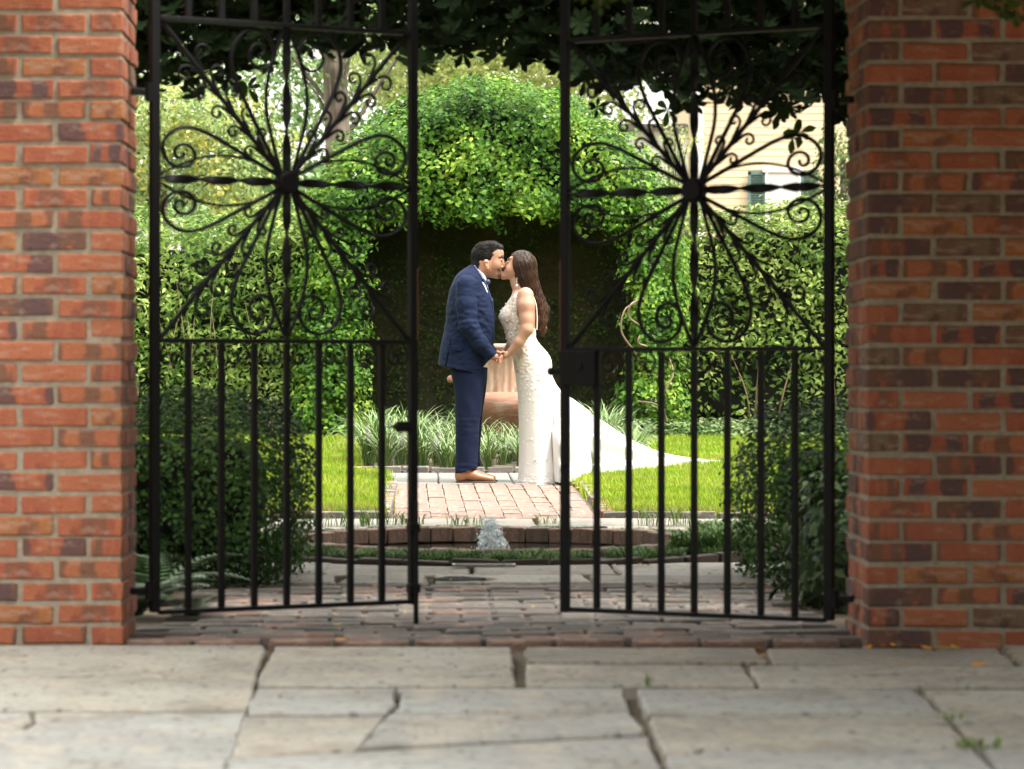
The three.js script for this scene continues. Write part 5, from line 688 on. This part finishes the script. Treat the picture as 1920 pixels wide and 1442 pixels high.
// ---- the woman
{
  const o = thing('person', 'woman with long dark hair in white lace gown with long train, kissing the man', 'person', [(880 - CX) / PS, BASE, -21.55]);
  const hz = -0.008, headRows = loft(rows([[476, 964, 988, 0.05, hz], [483, 956.5, 997, 0.067, hz], [490, 951.5, 1001, 0.072, hz], [498, 949, 1001, 0.072, hz], [506, 946.5, 999, 0.068, hz], [513, 943, 990, 0.059, hz], [519, 941, 978, 0.046, hz], [524, 943, 966, 0.03, hz]]), 2.2);
  const neck = loft(rows([[512, 958, 986, 0.045], [524, 956, 986, 0.045], [536, 958, 988, 0.047], [548, 962, 992, 0.06]]));
  const nose = cone(pt(949.5, 494, -0.014), pt(944.5, 502.5, -0.017), 0.008, 0.0105), nostril = ell(945.5, 504.5, 0.009, 0.007, 0.006, 0.007), brow = cone(pt(952.5, 487, 0.013), pt(956, 486, 0.048), 0.006, 0.006), socket = ell(949.5, 493, 0.031, 0.011, 0.010, 0.015), lid = ell(953, 493.5, 0.030, 0.011, 0.009, 0.014), lipU = cone(pt(941, 511.5, -0.026), pt(941, 511.5, 0.006), 0.007, 0.007), lipL = cone(pt(940.8, 515.5, -0.024), pt(940.8, 515.5, 0.004), 0.007, 0.007), chin = ell(944, 520, hz, 0.02, 0.017, 0.024), cheek = ell(957, 506, 0.042, 0.03, 0.03, 0.018);
  const headF = (x, y, z) => { const a = Math.abs(z - hz); let d = smin(headRows(x, y, z), neck(x, y, z), 0.022); d = smin(d, nose(x, y, z), 0.012); d = smin(d, nostril(x, y, Math.abs(z + 0.017)), 0.006); d = smin(d, brow(x, y, a), 0.01); d = smax(d, -socket(x, y, a), 0.012); d = smin(d, lid(x, y, a), 0.005); d = smin(d, lipU(x, y, z), 0.007); d = smin(d, lipL(x, y, z), 0.007); d = smin(d, chin(x, y, z), 0.02); d = smin(d, cheek(x, y, a), 0.02); return d; };
  const sk = [0.39, 0.215, 0.14], skn = (x, y, z) => mul3(sk, 0.95 + 0.1 * N3(x * 30, y * 30, z * 30));
  const hc = (x, y, z) => { const px = px_(x), py = py_(y), a = Math.abs(z - hz); let c = skn(x, y, z); if (py > 509.5 && py < 517.5 && px < 943 && Math.abs(z + 0.01) < 0.02) c = [0.5, 0.16, 0.14]; if (py > 485 && py < 487.6 && px < 959 && a > 0.012 && a < 0.052) c = [0.07, 0.045, 0.03]; if (py > 493.2 && py < 495 && px < 957 && a > 0.018 && a < 0.046) c = [0.03, 0.02, 0.018]; if (py > 499 && py < 509 && a > 0.03 && px < 962) c = mix3(c, [0.62, 0.27, 0.2], 0.35); return c; };
  // torso, arms and legs under the gown: one figure
  const torso = loft(rows([[544, 968, 988, 0.055], [549, 963, 992, 0.11], [556, 958.5, 997, 0.15], [565, 954, 1001, 0.158], [575, 948, 1003, 0.15], [588, 939, 1004, 0.142], [597, 936.5, 1004, 0.138], [608, 941.5, 1003.5, 0.128], [622, 947, 1003.5, 0.118], [636, 951, 1004, 0.118], [651, 956, 1014, 0.135], [673, 963, 1031, 0.16], [700, 967, 1033, 0.165], [730, 970, 1030, 0.16]]), 2.15);
  const aN = chain([pt(984, 556, 0.152, 0.058), pt(984.5, 575, 0.17, 0.0605), pt(985.5, 600, 0.186, 0.0485), pt(985.5, 620, 0.196, 0.0455), pt(972, 643, 0.19, 0.0365), pt(956, 661, 0.172, 0.027)], 0.02), aF = chain([pt(982, 556, -0.152, 0.056), pt(980, 575, -0.17, 0.052), pt(979, 600, -0.186, 0.045), pt(975, 618, -0.19, 0.043), pt(963, 640, -0.18, 0.035), pt(951, 658, -0.165, 0.026)], 0.02);
  const bodyF = (x, y, z) => smin(smin(smin(torso(x, y, z), neck(x, y, z), 0.03), aN(x, y, z), 0.022), aF(x, y, z), 0.022);
  const hN = hand([mx(955), my(662), 0.171], [mx(947), my(667.5), 0.17], [0, 1, 2, 3].map((i) => [[mx(944), my(664.5 + 2.9 * i), 0.17], [mx(937.5), my(668 + 2.7 * i), 0.174], [mx(932.5), my(671 + 2.5 * i), 0.178], [mx(929.5), my(674 + 2.3 * i), 0.186]]), [[mx(949), my(664), 0.178], [mx(942), my(661.5), 0.186], [mx(936.5), my(663.5), 0.19]], 0.022);
  const hF = hand([mx(950), my(659), -0.165], [mx(945), my(664), -0.16], [0, 1, 2, 3].map((i) => [[mx(942), my(661.5 + 2.9 * i), -0.16], [mx(936), my(665 + 2.7 * i), -0.165], [mx(931), my(668 + 2.5 * i), -0.17]]), [[mx(947), my(660), -0.165], [mx(941), my(658), -0.172], [mx(935.5), my(660), -0.172]], 0.022);
  part('body', mergeGeometries([polygonize(headF, [mx(936), my(552), -0.11], [mx(1006), my(470), 0.11], 0.0032, hc), polygonize(bodyF, [mx(930), my(732), -0.27], [mx(1040), my(538), 0.27], 0.0075, skn), polygonize(hN, [mx(924), my(690), 0.12], [mx(962), my(652), 0.23], 0.0034, skn), polygonize(hF, [mx(924), my(690), -0.22], [mx(958), my(650), -0.11], 0.0034, skn)]), skin(), o);
  part('earring', merge([new THREE.SphereGeometry(0.009, 10, 8).translate(mx(968.5), my(537), 0.071), new THREE.CylinderGeometry(0.002, 0.002, 0.05, 5).translate(mx(968.5), my(529), 0.07)]), mat(0.8, 0.78, 0.72, 0.25), o);
  // hair
  const flow = chain([pt(983, 502, 0, 0.08), pt(986, 520, -0.005, 0.079), pt(992, 540, -0.01, 0.074), pt(1003, 562, -0.02, 0.064), pt(1012, 583, -0.025, 0.053), pt(1015, 601, -0.025, 0.047), pt(1014, 615, -0.025, 0.036), pt(1013, 626, -0.025, 0.018)], 0.02), crown = ell(978.5, 496.5, hz, 0.1, 0.1, 0.088);
  const front = poly([[960.5, 470], [958.5, 480], [959, 494], [959.5, 508], [961.5, 520], [964.5, 533], [968, 543], [976, 552], [992, 570], [1004, 600], [1000, 640], [1080, 640], [1060, 440], [985, 452]]);
  const hairF = (x, y, z) => { const py = py_(y), wave = sstep(py, 530, 610), w2 = 0.010 * wave * Math.sin(y * 34 + z * 14) ; let d = smin(crown(x, y, z), flow(x + w2, y, z * 0.88), 0.03); const along = x * 0.8 + y * 0.25; d += 0.004 * N3(along * 42, y * 5 * (1 + wave), z * 52) + 0.003 * N3(along * 110, y * 9, z * 120) + 0.009 * wave * N3(x * 32, y * 22, z * 32); return smax(d, front(x, y) + 0.003 * N3(y * 40, z * 30, 1), 0.012); };
  const hairC = (x, y, z) => { const t = sstep(py_(y), 520, 615), n = 0.75 + 0.5 * N3(x * 70, y * 7, z * 90) + 0.3; return mul3(mix3([0.022, 0.014, 0.010], [0.12, 0.058, 0.032], t), n); };
  const hair = part('hair', polygonize(hairF, [mx(952), my(634), -0.14], [mx(1036), my(466), 0.14], 0.0045, hairC), new THREE.MeshPhysicalMaterial({ vertexColors: true, roughness: 0.5, specularIntensity: 0.4 }), o);
  part('strands', comb(hairF, (q) => V(0.25 + 0.1 * Math.sin(q.y * 30), -1, -q.z * 0.6), 560, [mx(958), my(618), -0.12], [mx(1024), my(474), 0.12], [0.12, 0.3], 0.0014, 6, (q) => 0.010 * sstep(py_(q.y), 530, 590)), phys(0.06, 0.03, 0.0185, 0.5, { specularIntensity: 0.4 }), hair).userData.kind = 'stuff';
  // gown: lace bodice, fitted skirt, train
  const lace = new THREE.MeshPhysicalMaterial({ map: tex(256, 256, (u, v) => { const n = fbm(u, v, 18, 18, 901, 3), m = fbm(u, v, 7, 7, 911, 3); return mix3([0.6, 0.56, 0.5], [0.46, 0.38, 0.31], sstep(n, 0.42, 0.58) * sstep(m, 0.35, 0.6)); }), bumpMap: T.stoneBump, bumpScale: 0.006, roughness: 0.75 });
  const satin = phys(0.6, 0.585, 0.555, 0.62, { sheen: 0.4, sheenRoughness: 0.5, bumpMap: T.weave, bumpScale: 0.0003, side: THREE.DoubleSide });
  const reg = poly([[925, 582], [944, 572], [955, 562], [965, 553], [972, 550], [973, 556], [968, 576], [970, 596], [983, 611], [997, 617], [1012, 617], [1060, 655], [1060, 700], [925, 700]]);
  const bodF = (x, y, z) => { let d = torso(x, y, z) - 0.006 + 0.003 * N3(x * 50, y * 50, z * 50); d = smax(d, reg(x, y), 0.006); const back = Math.max(y - my(565), 0); return Math.max(d, -Math.min(1, 1)); };
  const bodice = part('bodice', polygonize(bodF, [mx(926), my(702), -0.2], [mx(1050), my(546), 0.2], 0.006), lace, o); { const g = bodice.geometry, p = g.attributes.position, u = g.attributes.uv; for (let i = 0; i < p.count; i++) u.setXY(i, p.getX(i) * 3.2 + p.getZ(i) * 2, p.getY(i) * 3.2); }
  for (const s of [-1, 1]) part('strap', tube([V(mx(966), my(556), s * 0.105), V(mx(974), my(548), s * 0.112), V(mx(984), my(546.5), s * 0.112), V(mx(995), my(553), s * 0.108), V(mx(1003), my(570), s * 0.098), V(mx(1006), my(595), s * 0.088), V(mx(1005.5), my(620), s * 0.085)], 0.0055, 30, 6), satin, o);
  const sr = rows([[640, 951, 1006, 0.128], [651, 955.5, 1016, 0.142], [662, 959.5, 1026, 0.158], [673, 962.5, 1032.5, 0.168], [690, 965, 1034.5, 0.175], [705, 966.5, 1036, 0.177], [722, 968.5, 1038, 0.178], [745, 971, 1040, 0.178], [780, 972.5, 1042, 0.182], [830, 973, 1046, 0.2], [870, 972.5, 1052, 0.222], [895, 971.5, 1056, 0.24], [905, 970, 1058, 0.252], [909.5, 968.5, 1059, 0.262]]);
  const skirt = sheet(120, 90, (u, v) => { const t = v * (sr.length - 1), i = Math.min(sr.length - 2, Math.floor(t)), f = t - i, q = [0, 1, 2, 3].map((k) => lerp(sr[i][k], sr[i + 1][k], f)), a = u * 6.2832, fold = sstep(v, 0.55, 1), hip = Math.exp(-Math.pow((py_(q[0]) - 682) / 20, 2)), r = 1 + fold * 0.03 * Math.sin(a * 9 + 1.3 * Math.sin(a * 2)) + 0.008 * hip * Math.sin(py_(q[0]) * 0.62 + 2 * Math.cos(a * 2) + a) + 0.006 * N3(Math.cos(a) * 3, q[0] * 7, Math.sin(a) * 3); return V((q[1] + q[2]) / 2 + Math.cos(a) * (q[2] - q[1]) / 2 * r, q[0] + (v === 1 ? 0 : 0), Math.sin(a) * q[3] * r); }, 6);
  part('skirt', skirt, satin, o);
  // the train sweeps back over the lawn, away from the camera
  const ridgePx = [[1030, 690], [1037, 708], [1044, 722], [1054, 734], [1080, 752], [1104, 770], [1141, 796], [1177, 820], [1213, 838], [1245, 849], [1296, 859], [1340, 864.5], [1378, 868]], dep = [21.5, 21.52, 21.56, 21.62, 21.8, 22.0, 22.35, 22.7, 23.05, 23.35, 23.8, 24.2, 24.55];
  const nearPx = [[1040, 908], [1046, 909.5], [1052, 911], [1060, 911.5], [1074, 907], [1092, 901.5], [1118, 895], [1145, 889], [1180, 884], [1215, 880.5], [1258, 876], [1305, 872.5], [1378, 869.5]];
  const org = o.position, rel = (p) => p.sub(org), ridge = new THREE.CatmullRomCurve3(ridgePx.map(([a, b], i) => rel(P(a, b, dep[i])))), near = new THREE.CatmullRomCurve3(nearPx.map(([a, b]) => rel(G(a, b).add(V(0, 0.02, 0)))));
  const train = sheet(70, 80, (u, v) => { const n = near.getPoint(v), r = ridge.getPoint(v), side = u < 0.5 ? -1 : 1, a = Math.abs(u - 0.5) * 2; const far = V(r.x + (r.x - n.x) * 0.75 + 0.1, Math.min(n.y, r.y) + 0.01, r.z - Math.max(0.25, Math.abs(n.z - r.z)) * 1.05); const e = u < 0.5 ? n : far, s = 1 - a, w = Math.sin(a * Math.PI) * (0.5 + 0.5 * v), fo = w * (0.034 * Math.sin(a * 13 + v * 6) + 0.016 * Math.sin(a * 29 - v * 9)) * Math.min(1, (r.y - e.y) * 4 + 0.25); const k = Math.pow(s, 1.25); return V(lerp(e.x, r.x, s), lerp(e.y, r.y, k) + fo, lerp(e.z, r.z, s) + fo); }, 6);
  part('train', train, satin, o);
  // lace flowers down the front of the skirt and round the hem
  const r = rng(12), fl = [], petal = new THREE.SphereGeometry(1, 6, 4).scale(0.5, 0.8, 0.07).translate(0, 0.75, 0);
  for (let i = 0; i < 330; i++) { const front = i < 240, v = front ? Math.pow(r(), 0.8) : 0.86 + 0.13 * r(), a = front ? 1.57 + (r() - 0.25) * 1.9 * (1 - 0.35 * v) : 0.2 + r() * 2.6, q = sr[Math.min(sr.length - 1, Math.round(v * (sr.length - 1)))], y = q[0] + (r() - 0.5) * 0.08, s = 0.0035 + 0.0045 * r(), X = (q[1] + q[2]) / 2 + Math.cos(a) * (q[2] - q[1]) / 2 * 1.0, Z = Math.sin(a) * q[3] * 1.0, tilt = r() * 6.28; for (let k = 0; k < 5; k++) fl.push(petal.clone().rotateZ(k * 1.2566 + tilt).scale(s, s, s).rotateY(1.5708 - a).translate(X + Math.cos(a) * 0.002, Math.max(y, 0.01), Z + Math.sin(a) * 0.002)); }
  for (let i = 0; i < 55; i++) { const py = lerp(560, 640, r()), px = lerp(938, 968, r()), z = 0.12 * Math.sqrt(r()), x = mx(px), y = my(py); let zz2 = 0.16; for (let k = 0; k < 30 && torso(x, y, zz2) > 0.004; k++) zz2 -= 0.005; if (torso(x, y, zz2) > 0.02 || reg(x, y) > -0.004) continue; const s = 0.004 + 0.0035 * r(); for (let k = 0; k < 5; k++) fl.push(petal.clone().rotateZ(k * 1.2566 + r()).scale(s, s, s).rotateY(-0.5).translate(x, y, zz2 + 0.005)); }
  part('lace_flowers', merge(fl), mat(0.66, 0.635, 0.6, 0.7), o).userData.kind = 'stuff';
}
// ------------------------------------------------------------------ small things on the ground
{
  const drain = thing('drain_grate', 'narrow metal drain grate on the flagstones in front of the fountain', 'drain', [0.245, 0.004, -12.78]), steel = mat(0.35, 0.34, 0.32, 0.5, { metalness: 0.5 });
  part('frame', merge([box(0.27, 0.01, 0.012, 0, 0.004, 0.03), box(0.27, 0.01, 0.012, 0, 0.004, -0.03), box(0.012, 0.01, 0.048, -0.129, 0.004, 0), box(0.012, 0.01, 0.048, 0.129, 0.004, 0)]), steel, drain); for (let i = 0; i < 9; i++) part('slat', box(0.01, 0.007, 0.047, -0.104 + i * 0.026, 0.003, 0), steel, drain);
  const pud = []; const r = rng(3); for (let i = 0; i < 40; i++) { const a = i / 40 * 6.2832, k = 0.8 + 0.35 * N3(Math.cos(a) * 1.5, Math.sin(a) * 1.5, 3); pud.push(new THREE.Vector2(0.135 + Math.cos(a) * 0.16 * k, -11.98 + Math.sin(a) * 0.13 * k)); }
  const pg = new THREE.ShapeGeometry(new THREE.Shape(pud.map((p) => new THREE.Vector2(p.x, -p.y)))).rotateX(-Math.PI / 2).translate(0, 0.0075, 0);
  struct('puddle', pg, new THREE.MeshPhysicalMaterial({ color: new THREE.Color().setRGB(0.2, 0.19, 0.17), roughness: 0.03 }), 'small shallow puddle on the flagstone before the fountain');
}
{
  // fallen leaves
  const r = rng(88), cols = { orange: [0.62, 0.26, 0.03], yellow: [0.66, 0.43, 0.05], brown: [0.16, 0.075, 0.035], tan: [0.45, 0.3, 0.15], pale: [0.55, 0.48, 0.36] }, ms = {}; for (const k in cols) ms[k] = mat(...cols[k], 0.7, { side: THREE.DoubleSide });
  const geos = [0.3, 0.55, 0.8].map((curl, i) => { const g = sheet(5, 3, (u, v) => { const w = 0.42 * Math.sin(Math.PI * Math.pow(u, 0.8)) + 0.015; return V(u - 0.5, 0.06 + curl * 0.5 * (u - 0.5) * (u - 0.5) + 0.3 * curl * Math.abs(v - 0.5) * 0.6, (v - 0.5) * w); }); return g; });
  const list = [];
  const add = (arr, col, where, group, cat = 'leaf') => { for (const [px, py, s = 0.04] of arr) { const g = G(px, py), m = put(new THREE.Mesh(geos[Math.floor(r() * 3)], ms[col])); m.name = numbered('fallen_leaf'); m.position.set(g.x, g.y + 0.002, g.z); m.rotation.set((r() - 0.5) * 0.5, r() * 6.28, (r() - 0.5) * 0.5); m.scale.set(s, s, s * 1.1); tag(m, where, cat, group); scene.add(m); } };
  add([[645, 1204, 0.05]], 'orange', 'bright orange fallen leaf curled up on the brick threshold, left of the gap'); add([[784, 1203, 0.045]], 'orange', 'flat orange fallen leaf on the brick threshold below the drop bolt'); add([[1213, 1204, 0.03]], 'orange', 'small orange fallen leaf on the threshold under the right gate leaf');
  add([[525, 1308, 0.035]], 'orange', 'single orange fallen leaf on the pale flagstone at the left front'); add([[1110, 1347, 0.03], [1068, 1370, 0.025]], 'tan', 'small tan fallen leaf on the middle front flagstones', 'tan leaves on the front flagstones');
  add([[1602, 1214, 0.05], [1630, 1216, 0.04], [1676, 1214, 0.04], [1716, 1217, 0.06], [1738, 1218, 0.05], [1752, 1222, 0.04]], 'orange', 'orange fallen leaf gathered at the foot of the right brick wall', 'orange leaves at the foot of the right wall');
  add([[1772, 1220, 0.06], [1790, 1218, 0.05]], 'yellow', 'yellow fallen leaf at the foot of the right brick wall', 'yellow leaves at the foot of the right wall'); add([[1836, 1249, 0.055]], 'orange', 'orange fallen leaf on the dark flagstone at the right edge'); add([[1905, 1241, 0.045]], 'yellow', 'yellow fallen leaf by the corner flagstone at the far right');
  add([[1422, 1224, 0.04], [1430, 1232, 0.035]], 'orange', 'orange fallen leaf in the joint of the flagstones before the right wall', 'leaves in the right paving joint');
  add([[628, 1154, 0.03], [632, 1174, 0.035], [760, 1150, 0.02], [880, 1160, 0.02], [1000, 1140, 0.02]], 'yellow', 'little yellow fallen leaf on the brick court behind the gate', 'yellow leaves on the brick court');
  add([[1218, 1103, 0.045], [1166, 1122, 0.045], [1272, 1130, 0.04], [1300, 1098, 0.04], [1352, 1118, 0.04], [1390, 1100, 0.045], [1412, 1128, 0.04], [1275, 1170, 0.035], [1120, 1150, 0.03], [1050, 1120, 0.03], [690, 1100, 0.03], [600, 1120, 0.03], [560, 1160, 0.03], [860, 1090, 0.035], [905, 1092, 0.035], [1440, 1108, 0.045], [1425, 1150, 0.04], [1380, 1150, 0.04]], 'brown', 'dark brown fallen leaf on the paving between gate and fountain', 'brown leaves between gate and fountain');
  add([[1276, 1098, 0.045], [1265, 1108, 0.04], [1398, 1082, 0.05], [1430, 1095, 0.04], [1448, 1120, 0.04], [1330, 1078, 0.035], [845, 1091, 0.03], [1080, 1066, 0.035], [1190, 1062, 0.045], [1150, 1062, 0.03], [580, 1075, 0.03], [1460, 1160, 0.04], [1500, 1170, 0.035], [1380, 1135, 0.03]], 'pale', 'pale dry fallen leaf on the flagstones near the fountain', 'pale leaves near the fountain');
  add([[1198, 1061, 0.045], [1215, 1062, 0.035], [1060, 1068, 0.04], [1030, 1074, 0.03], [1290, 1060, 0.03]], 'orange', 'orange fallen leaf beside the outer kerb of the fountain', 'orange leaves by the fountain kerb');
  add([[1078, 908, 0.05], [1084, 916, 0.05], [1070, 914, 0.04], [1092, 925, 0.045], [1062, 909, 0.04]], 'yellow', 'yellow fallen leaf at the right edge of the brick path by the dress', 'yellow leaves by the dress hem');
  add([[770, 934, 0.04], [800, 920, 0.035], [1010, 936, 0.035], [1032, 952, 0.035], [742, 955, 0.04], [760, 945, 0.04], [960, 925, 0.03], [850, 950, 0.03], [890, 908, 0.035], [1000, 893, 0.035], [745, 930, 0.04], [905, 960, 0.03]], 'tan', 'tan fallen leaf scattered on the pink brick path', 'tan leaves on the brick path');
}
{ // bits of leaf and grit, thickest along the joints and by the walls
  const r = rng(29), st = strew(900, kite(1, 0.6, 0.5, 0.1, 0.1)), n = V(), a = V(), p = V();
  for (let i = 0; i < 900; i++) { const far = r() < 0.45, d = far ? 9.4 + r() * 3.4 : 6.4 + Math.sqrt(r()) * 2.8, x = far ? lerp(-0.9, 1.35, r()) : lerp(-1.6, 2.1, r()); p.set(x, 0.008, -d); n.set((r() - 0.5) * 0.6, 1, (r() - 0.5) * 0.6); a.set(r() - 0.5, 0, r() - 0.5); const q = r(), c = q < 0.55 ? [0.1, 0.065, 0.035] : q < 0.85 ? [0.24, 0.17, 0.09] : [0.5, 0.33, 0.08]; st.add(basis(p, n, a, 0.006 + 0.014 * r() * r()), ...c); }
  const o = st.done('leaf_litter', mat(1, 1, 1, 0.9, { side: THREE.DoubleSide }), scene); tag(o, 'tiny bits of leaf litter strewn over the paving', 'leaf litter');
}
{
  const gm = [phys(0.11, 0.19, 0.03, 0.7, { transmission: 0.25, side: THREE.DoubleSide }), phys(0.2, 0.27, 0.07, 0.7, { transmission: 0.25, side: THREE.DoubleSide })], r = rng(19);
  for (const [px, py, L, n, w, m, label] of [[1216, 1287, 0.05, 7, 0.02, 1, 'tiny weed sprouting from the horizontal paving joint'], [1834, 1404, 0.03, 40, 0.1, 1, 'yellow-green weed at the end of the diagonal paving joint'], [1786, 1350, 0.02, 12, 0.05, 1, 'small weed in the middle of the diagonal paving joint'], [640, 987, 0.09, 60, 0.3, 0, 'grass tuft on the path behind the fountain, leftmost'], [715, 984, 0.11, 60, 0.26, 0, 'bigger grass tuft on the path behind the fountain by the gate stile'], [872, 985, 0.07, 34, 0.2, 0, 'low grass tuft behind the fountain jet'], [1036, 983, 0.06, 34, 0.18, 1, 'pale grass tuft behind the fountain right of the jet'], [1250, 986, 0.12, 70, 0.32, 0, 'bushy grass tuft behind the fountain on the right'], [770, 983, 0.07, 24, 0.16, 0, 'short grass tuft on the path between the two larger left ones']]) {
    const g = G(px, py), b = []; for (let i = 0; i < n; i++) b.push(strap(r() * 6.28, L * (0.6 + 0.6 * r()), 0.0032, 0.3 + r() * 0.6, (r() - 0.5) * w, (r() - 0.5) * w * 0.45, 4)); const o = thing('grass_tuft', label, 'weed', [g.x, g.y, g.z]); part('blades', merge(b), gm[m], o).userData.kind = 'stuff';
  }
}
renderer.render(scene, camera);
